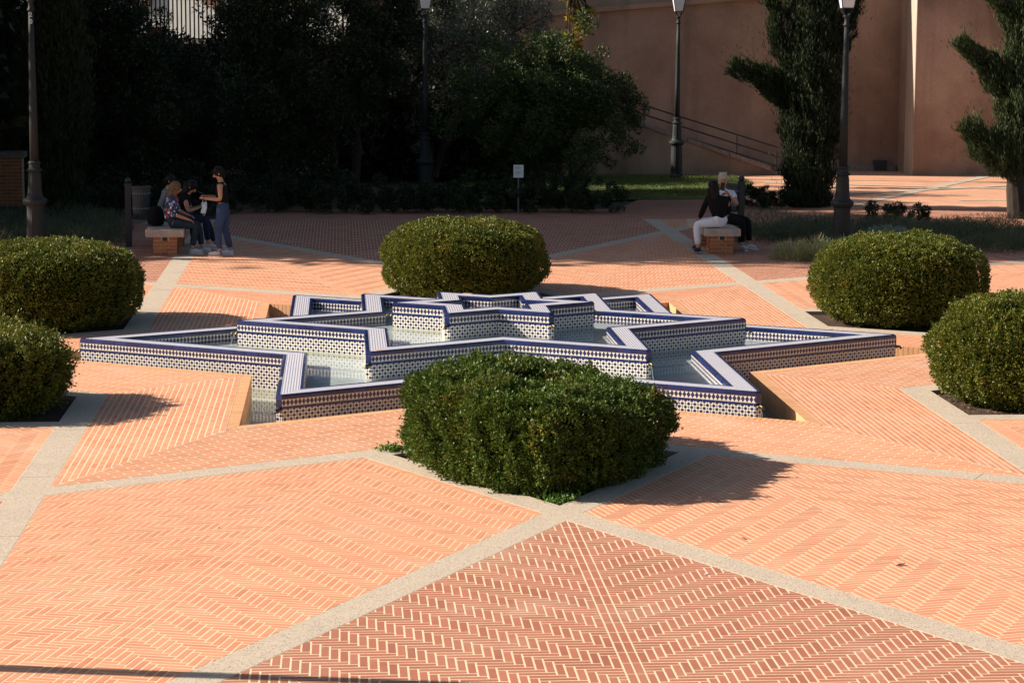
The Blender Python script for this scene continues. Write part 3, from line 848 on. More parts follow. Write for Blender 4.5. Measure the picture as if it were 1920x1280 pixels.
MAT['dark'] = m_leaf('evergreen_leaf', (.014, .025, .008), (.038, .056, .014), (.10, .09, .02), .965, .45, .15, .4)
MAT['olive'] = m_leaf('olive_leaf', (.08, .095, .065), (.24, .26, .19), (.03, .035, .022), .7, .4, .2, .5)
MAT['pom'] = m_leaf('pomegranate_leaf', (.022, .045, .011), (.065, .10, .018), (.16, .13, .02), .975, .5, .2, .3)
MAT['yellow'] = m_leaf('yellow_leaf', (.40, .30, .03), (.50, .42, .06), (.55, .24, .04), .8, .5, .45, .3)
MAT['hedge'] = m_leaf('hedge_leaf', (.012, .024, .007), (.026, .044, .011), (.04, .05, .014), .9, .5, .12, .3)
MAT['lav'] = m_leaf('lavender_blade', (.055, .075, .035), (.13, .155, .08), (.17, .14, .10), .85, .6, .15, .2)
MAT['lavlit'] = m_leaf('lavender_blade_sunlit', (.26, .30, .12), (.40, .43, .20), (.50, .36, .24), .8, .6, .25, .2)  # paler lavender copy; the corner clump's sunlight is put into the colour
MAT['santo'] = m_leaf('silver_foliage', (.22, .27, .22), (.34, .40, .33), (.3, .34, .25), .9, .6, .15, .2)
MAT['grass'] = m_leaf('grass_blade', (.09, .13, .025), (.17, .215, .045), (.28, .23, .09), .9, .55, .3, .3)

def broadleaf(name, x, y, blobs, n, label, mat, leaf=.07, trunks=None, aspect=.45, jit=.9, group=None, cat='tree', shell=.5):
    t = empty(name, (x, y, 0), 0, label=label, cat=cat, group=group)
    B = np.array([(b[0], b[1], b[2], b[3], b[4]) for b in blobs])      # x,y,z,r,rz
    # break each blob in sub-clumps
    cl = []
    for bx, by, bz, r, rz in B:
        k = max(6, int(26 * r * r)); D = fibo(k) + rng.normal(size=(k, 3)) * .25
        for dd in D: f = rng.uniform(.55, 1.02); cl.append((bx + dd[0] * r * f, by + dd[1] * r * f, bz + dd[2] * rz * f, r * rng.uniform(.16, .36)))
    cl = np.array(cl); w_ = cl[:, 3] ** 2; idx = rng.choice(len(cl), n, p=w_ / w_.sum())
    D = rng.normal(size=(n, 3)); D /= np.linalg.norm(D, axis=1)[:, None]
    P = cl[idx, :3] + D * (cl[idx, 3] * rng.uniform(.2, 1.15, n) ** shell)[:, None]
    ok = P[:, 2] > .03; leaves('crown', P[ok], D[ok] + np.array([0, 0, .25]), leaf, mat, t, aspect, jit)
    m = MB()
    if trunks:
        for pts, rad in trunks: m.tube(pts, rad, 9)
        for c in cl[:: max(1, len(cl) // 14)]:
            b = Vector(trunks[0][0][-1]); m.tube([b, (b + Vector(c[:3])) / 2 + Vector((random.uniform(-.2, .2), random.uniform(-.2, .2), .05)), Vector(c[:3])], [.04, .025, .01], 6)
        m.build('trunk', MAT['bark'], t)
    return t

# ------------------------------------------------------------ background: walls, terrace, ramp
def prism(name, foot, z0, z1, mat, parent=None, **k):
    n = len(foot); z1 = z1 if isinstance(z1, (list, tuple)) else [z1] * n
    if area(foot) < 0: foot = foot[::-1]; z1 = z1[::-1]
    return mesh_obj(name, [(x, y, z0) for x, y in foot] + [(x, y, z) for (x, y), z in zip(foot, z1)], [tuple(range(n))[::-1], tuple(range(n, 2 * n))] + [(i, (i + 1) % n, n + (i + 1) % n, n + i) for i in range(n)], mat, parent, **k)
rwall = empty('retaining_wall', (8, 36, 0), label='tall reddish-brown rendered retaining wall with a recessed corner behind the plaza', cat='wall')
def pr(name, foot, z0, z1, mat): return prism(name, [(x - 8, y - 36) for x, y in foot], z0, z1, mat, rwall)
pr('recessed_section', [(-1.6, 35.75), (13.6, 35.2), (13.9, 37.5), (-1.6, 38)], -.1, 9.35, MAT['wall'])
pr('projecting_section', [(13.55, 33.3), (26, 34.6), (26, 38), (13.62, 38)], -.1, 9.5, MAT['wall_lit'])
pr('recess_return', [(13.54, 33.31), (13.549, 33.31), (13.60, 35.15), (13.585, 35.15)], -.09, 9.4, m_rough('grey_plaster', (.38, .30, .235), (.50, .40, .31), 3, .9, .5, .02, (.28, .22, .18), stretch=(1, 1, .2)))
mesh_obj('string_course', [(x - 8, y - 36, z + dz) for dz in (0, .12) for x, y, z in ((-1.0, 35.56, 3.80), (11.0, 35.13, 4.80), (11.0, 35.30, 4.80), (-1.0, 35.73, 3.80))], [(3, 2, 1, 0), (4, 5, 6, 7), (0, 1, 5, 4), (1, 2, 6, 5), (2, 3, 7, 6), (3, 0, 4, 7)], MAT['wall'], rwall)
MAT['wall_dark'] = m_rough('stained_render', (.15, .095, .07), (.22, .145, .105), 2.5, .92, .5, .02, (.11, .08, .065), stretch=(1, 1, .3))
pr('drain_vent', [(12.9, 35.02), (13.25, 35.01), (13.25, 35.2), (12.9, 35.2)], .02, .28, MAT['black_iron'])
pr('expansion_joint', [(16.1, 33.535), (16.14, 33.54), (16.14, 33.7), (16.1, 33.7)], 0, 9, MAT['wall_dark'])
pr('base_kerb', [(10.1, 35.18), (13.5, 35.06), (13.5, 35.19), (10.1, 35.31)], -.05, .16, MAT['greystone'])
MAT['rubble'] = m_rough('rubble_wall', (.16, .10, .07), (.26, .17, .12), 3, .95, .8, .05, (.10, .08, .06))
prism('terrace_wall', [(-34, 41), (-1.65, 40.2), (-1.65, 42), (-34, 43)], -.1, 3.35, MAT['rubble'], None, label='low dark retaining wall behind the trees on the left, under the fence', cat='wall')
prism('terrace', [(-60, 43.01), (1.9, 42.01), (60, 42.01), (60, 120), (-60, 120)], -.2, 3.3, MAT['earth'], None, kind='structure', label='raised ground above the retaining walls')
pw = prism('white_building', [(-16, 64), (2, 56), (4, 62), (-14, 70)], 3.3, 9, m_rough('white_render', (.50, .48, .45), (.60, .58, .55), 2, .8, .1, .01), None, label='whitewashed building seen in slivers behind the iron fence', cat='building')
MAT['brown'] = m_plain('brown_shutter', (.16, .08, .05), .7)
for i in range(5):
    o = MB().box((-12.5 + i * 3.0, 62.35 - i * 1.335 - .05, 5.4), (1.0, .12, 1.7), math.atan2(-8, 18)).build('window', MAT['brown'], pw)
fen = empty('iron_fence', (-6, 44, 3.3), label='black iron picket fence on top of the wall behind the left trees', cat='fence')
for i in range(62): MB().box((-5 + i * .13, 0, .75), (.045, .03, 1.5)).build('picket', MAT['black_iron'], fen)
for z in (.15, 1.35): MB().box((-1, .0, z), (8.2, .05, .04)).build('rail', MAT['black_iron'], fen)
# people shapes passing behind the fence are too small to read; a red planter box is visible
o = MB().box((-7.6, 45.5, 3.55), (.5, .3, .5)).build('planter_box', m_plain('red_paint', (.5, .05, .05), .6), None, label='small red box on the terrace behind the iron fence', cat='box')

# ramp in front of the wall
ramp = empty('ramp', (8, 33.6, 0), label='ramp with sloping stone-capped side wall rising to the left in front of the tall wall', cat='ramp')
def ppz(name, foot, z0, z1, mat, par=ramp): return prism(name, [(x - 8, y - 33.6) for x, y in foot], z0, z1, mat, par)
def rz_(x): return max(.02, 1.36 - (x - 5.99) * .342)
ppz('side_wall', [(.5, 33.4), (10.0, 33.4), (10.0, 33.65), (.5, 33.65)], -.1, [rz_(.5), .03, .03, rz_(.5)], MAT['wall'])
ppz('ramp_surface', [(.5, 33.7), (10.0, 33.7), (10.0, 35.0), (.5, 35.0)], -.1, [rz_(.5) - .25, -.02, -.02, rz_(.5) - .25], MAT['path'])
x = .5
while x < 9.6:
    L = 1.15
    ppz('coping_stone', [(x + .01, 33.36), (x + L - .01, 33.36), (x + L - .01, 33.69), (x + .01, 33.69)], rz_(x + L) - .05 if False else -.0, [rz_(x + .01) + .09, rz_(x + L) + .09, rz_(x + L) + .09, rz_(x + .01) + .09], MAT['greystone']) if False else mesh_obj('coping_stone',
        [(xx - 8, yy, rz_(xx) + zz) for zz in (.003, .12) for xx, yy in ((x + .01, -.24), (x + L - .01, -.24), (x + L - .01, .09), (x + .01, .09))],
        [(3, 2, 1, 0), (4, 5, 6, 7), (0, 1, 5, 4), (1, 2, 6, 5), (2, 3, 7, 6), (3, 0, 4, 7)], MAT['greystone'], ramp)
    x += L
for yy, nm in ((33.45, 'near'),):
    rail = empty('handrail', (8, yy, 0), label='dark metal handrail with three bars along the ramp', cat='railing')
    for dz in (.55, .30, .05):
        MB().tube([(-6, 0, rz_(2) + dz), (-1.81, 0, 1.31 + dz), (1.9, 0, .17 + dz)], .022, 8).build('bar', MAT['black_iron'], rail)
    for xx in (2.5, 6.24, 8.76, 9.85): MB().box((xx - 8, 0, (rz_(xx) + .3)), (.035, .035, .62)).build('post', MAT['black_iron'], rail)

# far paving to the right, grass, path
GRZ = -.02
mesh_obj('path', [(-4.4, 19.62, -.012), (13, 19.62, -.012), (13, 22.3, -.012), (-4.4, 22.3, -.012)], [(0, 1, 2, 3)], MAT['path'], None, kind='structure', label='plain reddish path behind the plaza')
mesh_obj('path', [(4.2, 22.31, -.014), (7.6, 22.31, -.014), (7.3, 25, -.014), (5.0, 24.9, -.014)], [(0, 1, 2, 3)], MAT['path'], None, kind='structure')
mesh_obj('far_paving', [(6.9, 22.31, -.02), (30, 22.31, -.02), (30, 35.3, -.02), (8.0, 36.5, -.02)], [(0, 1, 2, 3)], MAT['farpave'], None, kind='structure', label='sunlit brick paving in front of the tall wall')
for a, b in (((9.3, 22.8), (15.5, 33.0)), ((9.0, 30.5), (20, 26.5)), ((8.5, 25.6), (18, 31.2)), ((12.5, 24.8), (20, 24.9))):
    a = Vector(a); b = Vector(b); d = (b - a).normalized(); n = Vector((-d.y, d.x)) * .16
    q = [a - n, b - n, b + n, a + n]; zz = -.015 + .004 * random.randint(0, 0)
    mesh_obj('paving_strip', [(p.x, p.y, zz + .003 * len(bpy.data.meshes) % .01) for p in q], [(0, 1, 2, 3)], MAT['strip'], None, kind='structure')
MAT['lawn'] = m_rough('lawn_soil', (.06, .085, .02), (.11, .14, .035), 10, .95, .6, .02)
gp = [(5.0, 25.0), (7.2, 25.0), (8.7, 30.5), (8.6, 33.2), (1.0, 33.2), (1.0, 24.2), (3.2, 24.0)]
mesh_obj('lawn', [(x, y, -.008) for x, y in gp], [tuple(range(7))], MAT['lawn'], None, kind='structure')
gx = rng.uniform(1.0, 9.6, 70000); gy = rng.uniform(24, 33.2, 70000); ok = np.ones(70000, bool)
for a, b, d in poly_planes(gp): ok &= (a * gx + b * gy > d)
P = np.stack([gx, gy, np.full_like(gx, -.01)], 1)[ok]; P = P[pnoise(P, 1.2) > -.8]
leaves('grass', P, np.tile([0, 0, 1.0], (len(P), 1)), .055, MAT['grass'], None, .14, .35, kind='stuff', label='short patchy grass between the path and the ramp', cat='grass')

# ------------------------------------------------------------ trees
def seg(a, b, r0, r1): return (tuple(a), tuple(b), r0, r1)
# right cypress with limbs (base 8.58,23)
cs = [seg((0, 0, -.05), (0, 0, 1.6), .50, .60), seg((0, 0, 1.4), (.05, 0, 3.0), .62, .66), seg((0, 0, 2.8), (.02, 0, 4.6), .62, .52), seg((0, 0, 4.5), (0, 0, 6.6), .52, .2),
      seg((-.35, 0, 2.35), (-1.15, -.05, 2.85), .36, .28), seg((-1.0, 0, 2.8), (-1.8, -.1, 3.1), .28, .10),
      seg((-.35, 0, 3.0), (-.75, 0, 3.8), .28, .24), seg((-.72, 0, 3.6), (-1.0, 0, 4.9), .22, .10), seg((.5, 0, 3.2), (.95, 0, 4.4), .18, .16), seg((.95, 0, 4.2), (1.02, 0, 5.2), .15, .06),
      seg((.3, -.3, 3.6), (.35, -.3, 5.2), .26, .12)]
cypress('cypress_tree', 8.58, 23, cs, 120000, 'dark cypress with a side limb pointing left, left of the right-hand lamp post', MAT['cyp'], .05)
cs = [seg((0, 0, .8), (-.05, 0, 2.4), .26, .40), seg((0, 0, 2.2), (.02, 0, 4.0), .42, .34), seg((0, 0, 3.8), (.05, 0, 6.0), .34, .1),
      seg((-.2, 0, 1.15), (-.7, 0, 1.6), .36, .32), seg((-.6, 0, 1.5), (-1.22, -.05, 1.95), .30, .12),
      seg((-.2, 0, 2.65), (-.75, 0, 3.2), .24, .26), seg((-.7, 0, 3.15), (-1.35, 0, 3.7), .24, .12), seg((-.1, 0, 4.1), (-.8, 0, 4.75), .18, .12), seg((.2, 0, 1.5), (.8, 0, 2.2), .3, .2), seg((.2, 0, 3.0), (.9, 0, 3.6), .25, .15)]
cypress('cypress_tree', 12.35, 19.7, cs, 70000, 'sunlit cypress with bare trunk and two ragged limbs, at the right edge', MAT['cyp2'], .05, ([(.05, 0, -.1), (-.02, 0, .6), (.02, 0, 1.4), (0, 0, 3.5)], [.21, .19, .2, .1]))
cs = [seg((0, 0, .1), (0, 0, 1.6), .42, .55), seg((0, 0, 1.5), (0, 0, 3.6), .56, .6), seg((0, 0, 3.5), (.05, 0, 7.5), .6, .3), seg((.3, 0, .8), (.45, 0, 2.4), .2, .2)]
cypress('cypress_tree', -7.75, 21, cs, 50000, 'tall dark columnar cypress just right of the left lamp post', MAT['cyp'], .055)
cs = [seg((0, 0, .6), (0, 0, 3.0), .5, .7), seg((0, 0, 2.8), (0, 0, 9.0), .75, .4)]
cypress('cypress_tree', -9.6, 24.5, cs, 30000, 'very dark columnar cypress at the left edge, behind the brick pier', MAT['cyp'], .06)
# dark evergreens at the back left
def cone_blobs(cx, zlo, zhi, r, n=7):
    out = []
    for i in range(n): f = i / (n - 1); rr = r * (1 - .35 * abs(f - .45) * 2); out.append((cx + random.uniform(-.4, .4) * r, random.uniform(-.4, .4) * r, zlo + (zhi - zlo) * f, rr * random.uniform(.7, .9), rr * .7))
    return out
tr = [([(0, 0, -.1), (.08, 0, .9), (0, .1, 2.4)], [.2, .15, .1])]
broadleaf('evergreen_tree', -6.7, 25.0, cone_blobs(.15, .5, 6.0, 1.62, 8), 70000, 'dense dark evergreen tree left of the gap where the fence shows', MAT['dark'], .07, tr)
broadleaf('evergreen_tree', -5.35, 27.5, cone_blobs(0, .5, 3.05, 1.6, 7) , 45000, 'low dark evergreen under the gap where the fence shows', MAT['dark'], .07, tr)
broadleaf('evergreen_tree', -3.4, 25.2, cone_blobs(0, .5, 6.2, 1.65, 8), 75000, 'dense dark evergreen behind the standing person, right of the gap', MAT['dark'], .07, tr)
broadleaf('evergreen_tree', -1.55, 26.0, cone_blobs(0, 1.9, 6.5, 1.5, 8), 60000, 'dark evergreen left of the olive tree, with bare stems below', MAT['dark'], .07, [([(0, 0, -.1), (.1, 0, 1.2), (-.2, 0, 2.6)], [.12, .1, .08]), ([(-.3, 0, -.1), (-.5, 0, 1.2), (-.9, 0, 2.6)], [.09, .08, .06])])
broadleaf('olive_tree', 1.0, 28.0, [(-1.6, 0, 3.4, .9, .7), (-.7, .2, 4.0, 1.0, .8), (.2, 0, 3.6, 1.2, .9), (1.1, .1, 3.9, .95, .7), (1.8, 0, 4.0, .7, .6), (.3, .4, 4.8, 1.1, .8), (-.5, 0, 2.5, .8, .5), (.5, 0, 2.4, .8, .5), (-1.0, 0, 1.5, .45, .5), (1.5, 0, 4.9, .7, .5)], 75000, 'silvery grey-green olive tree behind the centre lamp post', MAT['olive'], .085,
          [([(-.7, 0, -.1), (-.75, 0, .8), (-.9, 0, 1.6), (-1.1, 0, 2.6)], [.16, .13, .11, .07]), ([(-.6, 0, .3), (-.3, 0, 1.2), (.3, 0, 2.4)], [.12, .10, .06])], .22, .7)
broadleaf('pomegranate_tree', 2.85, 23.6, [(-1.1, 0, 2.2, .95, .8), (0, 0, 2.0, 1.1, .9), (.9, 0, 2.4, .9, .8), (.2, 0, 3.2, .9, .6), (1.4, .1, 1.9, .7, .7), (-.6, .2, 3.0, .8, .6), (1.75, 0, 1.6, .5, .5), (1.9, .1, 2.1, .45, .45), (-1.7, .3, 2.6, .7, .6), (-1.5, 0, .9, .5, .45), (.2, .3, .9, .8, .45), (1.5, 0, 2.35, .5, .5), (-.2, -.5, 1.6, .8, .55), (1.2, 0, 1.15, .5, .4), (-1.3, 0, 1.5, .5, .4), (.5, .6, 2.3, 1.3, 1.0), (-.6, .6, 2.0, 1.2, .9)], 95000, 'wide dark many-stemmed tree behind the small white sign', MAT['pom'], .065,
          [([(-.1, 0, -.1), (-.2, 0, .6), (-.5, 0, 1.5)], [.09, .07, .05]), ([(0, 0, -.1), (.15, 0, .7), (.5, 0, 1.7)], [.09, .07, .05]), ([(.1, .1, -.1), (.5, .1, .5), (1.1, .1, 1.4)], [.06, .05, .03])], .4)
broadleaf('yellow_sapling', 3.95, 30.0, [(0, 0, 3.6, .28, .4), (.05, 0, 4.2, .22, .35), (.12, 0, 4.8, .16, .3), (-.15, 0, 4.75, .18, .25), (.35, 0, 3.9, .16, .2), (.45, 0, 4.3, .1, .15), (0, 0, 3.1, .3, .3)], 4200, 'thin sapling with glowing yellow leaves above the dark tree', MAT['yellow'], .085, [([(0, 0, -.1), (0, 0, 2), (.02, 0, 3.4), (.05, 0, 5.2)], [.05, .04, .03, .01])], .5)
# unseen trees left of frame, placed to shade the back of the plaza
for i, (x, y, h, r) in enumerate(((-11.8, 17.6, 12.5, 2.6), (-15.5, 20.2, 14, 2.8), (-14.2, 16.4, 13.0, 2.2), (-20.5, 19.2, 16.5, 3.2), (-19, 24, 15, 3.2), (-12.5, 23.5, 11, 2.8), (-26, 20, 19, 3.4), (-25, 26, 16, 4), (-14, 29, 9.5, 3), (-20, 31, 10, 3.5), (-14.5, 34.5, 9, 3), (-19, 38, 10, 3.5))):
    broadleaf('shade_tree', x, y, [(random.uniform(-.5, .5) * r * .5, random.uniform(-.4, .4) * r * .5, 2.2 + (h - 3.2) * f, r * (.75 + .25 * math.sin(f * 3.1)), r * .9) for f in (0, .2, .4, .6, .8, 1)], 26000, 'unseen shade tree beyond the left edge, %s' % ('number %d' % i if False else ['nearest the plaza', 'second in the row', 'slender one by the plaza corner', 'tall one set back', 'broad one behind the row', 'short one by the brick pier', 'tallest one farthest left', 'wide one farthest back left', 'low one near the terrace wall', 'low wide one near the terrace wall', 'dense one against the terrace wall', 'broad one at the terrace wall corner'][i]), MAT['dark'], .30, [([(0, 0, -.1), (0, .1, 2.5), (0, 0, h * .6)], [.3, .25, .15])], .6, .9, group='unseen shade trees beyond the left edge')
# tall hedge-row trees filling the dark back behind the evergreens
for i, (x, y, zt) in enumerate(((-10.5, 30, 5.5), (-8.3, 32, 5.0), (-3.9, 33, 5.6), (-1.2, 32.5, 3.0), (-6.2, 33, 2.6), (2.0, 32, 2.0))):
    broadleaf('laurel_tree', x, y, cone_blobs(0, .4, zt, 2.0, 7), 30000, ['broad laurel in the dark at the far left', 'broad laurel in the dark left of the fence gap', 'broad laurel in the dark right of the fence gap', 'low laurel in the dark behind the olive trunk', 'low laurel in the dark under the fence gap', 'low laurel behind the wide dark tree'][i], MAT['dark'], .13, tr, group='laurels in the dark behind the evergreens')
# low shrubs along the back edge of the plaza
labs = ['at the left end', 'behind the seated group', 'behind the standing person', 'right of the standing person', 'left of the centre lamp post', 'at the foot of the centre lamp post', 'between centre lamp post and sign', 'just left of the sign post', 'just right of the sign post', 'under the wide dark tree', 'second from the right end', 'at the right end']
for i, lab in enumerate(labs):
    x = -6.6 + i * .925; y = 21.3 + random.uniform(-.15, .35)
    broadleaf('low_shrub', x, y, [(0, 0, .25, .5, .32), (.3, .1, .3, .35, .25), (-.3, 0, .28, .4, .28), (0, .3, .45, .5, .3)], 5200, 'low dark shrub ' + lab + ', in the hedge row', MAT['hedge'], .05, None, .5, .9, 'low shrubs along the back of the plaza', 'shrub')
for i, (x, y, s, lab) in enumerate(((7.2, 22.6, .30, 'behind the right bench, left of the cypress'), (7.75, 22.4, .36, 'at the left foot of the cypress with the side limb'), (9.5, 18.4, .5, 'right of the right lamp post'))):
    broadleaf('low_shrub', x, y, [(0, 0, .2, s, .3), (.35, 0, .22, s * .8, .25), (-.35, 0, .2, s * .7, .22)], 3500, 'low dark shrub ' + lab, MAT['hedge'], .06, None, .35, .8, None, 'shrub')

# lavender beds
def tufts(name, spots, n, h, mat, label, cat, aspect=.07, kind='stuff', spread=.6):
    P = []; N = []
    for (x, y, r, hh) in spots:
        m = int(n * r * r); th = rng.uniform(0, 6.28, m); rr = r * np.sqrt(rng.uniform(0, 1, m))
        z = hh * np.sqrt(np.maximum(0, 1 - (rr / r) ** 2)) * rng.uniform(.0, .9, m)
        P.append(np.stack([x + rr * np.cos(th), y + rr * np.sin(th), z - .03], 1)); N.append(np.stack([np.cos(th) * rr / r * .9, np.sin(th) * rr / r * .9, np.ones(m)], 1))
    P = np.concatenate(P); N = np.concatenate(N)
    k = {} if kind is None else {'kind': kind}
    return leaves(name, P, N, h, mat, None, aspect, spread, label=label, cat=cat, **k)
lp = [(5.95 + .62 * i + random.uniform(-.2, .2), 12.9 + .9 * j + random.uniform(-.3, .3), random.uniform(.4, .75), random.uniform(.22, .48)) for i in range(14) for j in range(6) if not (i < 2 and j > 6) and 12.9 + .9 * j < 18.6 - .16 * i and (i > 1 or j > 1)]
tufts('lavender', lp, 3800, .10, MAT['lav'], 'dark grey-green lavender bed right of the right bench', 'lavender')
lp = [(-6.4 - .62 * i + random.uniform(-.2, .2), 13.6 + .9 * j + random.uniform(-.3, .3), random.uniform(.4, .75), random.uniform(.25, .5)) for i in range(8) for j in range(7)]
tufts('lavender', lp, 3800, .10, MAT['lav'], 'grey-green lavender bed behind the left lamp post', 'lavender')
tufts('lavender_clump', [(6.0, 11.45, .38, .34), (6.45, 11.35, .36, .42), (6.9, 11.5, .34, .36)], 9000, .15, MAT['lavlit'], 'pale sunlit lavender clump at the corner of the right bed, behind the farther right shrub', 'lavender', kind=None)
tufts('lavender_clump', [(7.35, 12.2, .42, .36)], 8000, .14, MAT['lav'], 'dusty lavender clump left of the right lamp post foot', 'lavender', kind=None)
tufts('silver_shrub', [(8.25, 14.0, .55, .42)], 9000, .08, MAT['santo'], 'low silver-grey rounded shrub showing over the farther right box dome', 'shrub', kind=None, aspect=.2)
tufts('lavender_clump', [(-7.9, 12.7, .45, .5), (-6.5, 12.9, .35, .45)], 8000, .15, MAT['lav'], 'grey-green lavender clump beside the left lamp post foot', 'lavender', kind=None)

# brick pier at the far left
pier = empty('brick_pier', (-9.2, 23.6, 0), label='low orange brick pier with a rough stone cap at the left edge', cat='wall')
MB().box((-.35, .3, .46), (1.3, .5, 1.12)).build('core', MAT['mortar'], pier)
for r in range(14):
    for c in range(6):
        xo = -1.0 + c * .25 + (.125 if r % 2 else 0); w_ = .238
        if xo + w_ > .32: w_ = .32 - xo
        if w_ < .05: continue
        o = bpy.data.objects.new('brick', single_brick_mesh(.066, round(w_, 2), MAT['bench_brick'])); link(o, pier)
        o.matrix_local = Matrix(((0, 1, 0, xo + w_ / 2), (0, 0, -1, .043), (-1, 0, 0, -.05 + .078 * (r + .5)), (0, 0, 0, 1)))
MB().box((-.35, .3, 1.08), (1.45, .62, .13)).build('cap_stone', MAT['greystone'], pier)

# ------------------------------------------------------------ street lamps
def lamp(x, y, label, number=False):
    t = empty('street_lamp', (x, y, 0), 0, label=label, cat='street lamp', group='cast-iron street lamps')
    prof = [(.19, 0), (.185, .06), (.155, .10), (.150, .45), (.145, .80), (.15, .84), (.19, .88), (.205, .92), (.20, .95), (.15, .98), (.135, 1.02)]
    MB().lathe(prof, 20, (0, 0, 0), lambda a, z: 1 + (.05 * abs(math.sin(a * 4)) if .1 < z < .8 else 0)).build('base', MAT['iron'], t, smooth=False)
    MB().lathe([(.132, 1.02), (.115, 1.1), (.105, 1.36), (.10, 1.40), (.125, 1.42), (.13, 1.44), (.095, 1.47), (.09, 1.52), (.105, 1.54), (.105, 1.56), (.08, 1.58)], 24, (0, 0, 0), lambda a, z: 1 + (.07 * abs(math.sin(a * 6 + z * 9)) if 1.05 < z < 1.38 else 0)).build('fluted_collar', MAT['iron'], t)
    for k in range(12):
        a = k * math.pi / 6; MB().box((.122 * math.cos(a), .122 * math.sin(a), 1.425), (.03, .022, .03), a).build('leaf_ornament', MAT['iron'], t)
    MB().lathe([(.078, 1.58), (.068, 2.4), (.052, 3.4), (.042, 4.0)], 18).build('shaft', MAT['iron'], t, smooth=True)
    MB().lathe([(.042, 4.0), (.06, 4.02), (.065, 4.04), (.045, 4.06), (.04, 4.14), (.055, 4.17), (.075, 4.19), (.03, 4.2)], 16).build('capital', MAT['iron'], t, smooth=True)
    m = MB()
    for k in range(4):
        a = math.pi / 4 + k * math.pi / 2; m.tube([(.03 * math.cos(a), .03 * math.sin(a), 4.19), (.09 * math.cos(a), .09 * math.sin(a), 4.25), (.125 * math.cos(a), .125 * math.sin(a), 4.33)], .011, 6)
    m.build('bracket', MAT['iron'], t)
    # lantern: tapered square, opal panes, iron frame, roof
    b, tp, z0, z1 = .10, .175, 4.33, 4.78
    for k in range(4):
        a0, a1 = math.pi / 4 + k * math.pi / 2, math.pi / 4 + (k + 1) * math.pi / 2; q = 1.414
        P = [(b * q * math.cos(a0), b * q * math.sin(a0), z0), (b * q * math.cos(a1), b * q * math.sin(a1), z0), (tp * q * math.cos(a1), tp * q * math.sin(a1), z1), (tp * q * math.cos(a0), tp * q * math.sin(a0), z1)]
        n_ = Vector((math.cos((a0 + a1) / 2), math.sin((a0 + a1) / 2), 0)) * .004
        mesh_obj('pane', P + [tuple(Vector(p) - n_) for p in P], [(0, 1, 2, 3), (7, 6, 5, 4), (0, 4, 5, 1), (2, 6, 7, 3)], MAT['opal'], t)
    m = MB()
    for k in range(4):
        a = math.pi / 4 + k * math.pi / 2; q = 1.43; m.tube([(b * q * math.cos(a), b * q * math.sin(a), z0), (tp * q * math.cos(a), tp * q * math.sin(a), z1)], .010, 6)
    m.box((0, 0, z0 - .008), (.22, .22, .016)); m.box((0, 0, z1 + .01), (.38, .38, .02)); m.build('lantern_frame', MAT['iron'], t)
    MB().lathe([(.25, z1 + .02), (.19, z1 + .08), (.10, z1 + .16), (.06, z1 + .19), (.07, z1 + .24), (.02, z1 + .30)], 4, (0, 0, 0)).build('lantern_roof', MAT['iron'], t)
    if number:
        for i, ch in enumerate('20'):
            cu = bpy.data.curves.new('number', 'FONT'); cu.body = ch; cu.size = .105; cu.align_x = 'CENTER'; cu.extrude = .001
            tmp = bpy.data.objects.new('number', cu); C.objects.link(tmp)
            me = bpy.data.meshes.new_from_object(tmp.evaluated_get(bpy.context.evaluated_depsgraph_get())); bpy.data.objects.remove(tmp)
            me.materials.clear(); me.materials.append(MAT['white']); o = bpy.data.objects.new('number', me); link(o, t)
            o.rotation_euler = (math.pi / 2, 0, 0); o.location = (.006, -.0605, 4.02 - .11 * i - .10)
    return t
lamp(-7.1, 12.2, 'dark iron street lamp at the left edge behind the box mound, numbered 20', True).scale = (1, 1, 1.045)
lamp(6.98, 12.2, 'dark iron street lamp rising from the lavender on the right, the nearest on that side')
lamp(.04, 24.0, 'dark iron street lamp in the middle, in front of the olive tree')
lamp(6.95, 32.2, 'dark iron street lamp on the grass in front of the ramp')
lamp(-7.1, -12.85, 'dark iron street lamp beyond the left edge near the viewer, known by its shadow')

# ------------------------------------------------------------ litter bins with posts
def bin_(x, y, s, label):
    t = empty('litter_bin', (x, y, 0), 0, label=label, cat='litter bin', group='grey litter bins beside the benches')
    MB().box((0, 0, .56), (.11, .11, 1.12)).box((0, 0, 1.13), (.14, .14, .03)).build('post', MAT['black_iron'], t)
    MB().lathe([(.03, 1.145), (.055, 1.17), (.06, 1.2), (.045, 1.235), (.01, 1.25)], 12).build('ball_cap', MAT['black_iron'], t, smooth=True)
    MB().lathe([(.15, .58), (.165, .62), (.185, 1.05), (.195, 1.06), (.195, 1.09), (.17, 1.09), (.15, .64), (.02, .62)], 24, (s * .27, .05, 0)).build('bin_body', m_plain('bin_grey', (.05, .056, .056), .5), t)
    m = MB()
    for k in range(24):
        a = k * math.pi / 12
        for z in (.97, .70): m.box((s * .27 + .183 * math.cos(a) * (1 if z > .9 else .93), .05 + .183 * math.sin(a) * (1 if z > .9 else .93), z), (.006, .02, .02), a)
    m.build('perforation_row', MAT['white'] if False else m_plain('bin_holes', (.3, .31, .31), .6), t)
bin_(-5.67, 13.9, .8, 'grey litter bin on a dark post behind the left bench')
bin_(5.58, 14.5, -.8, 'grey litter bin on a dark post behind the right bench')

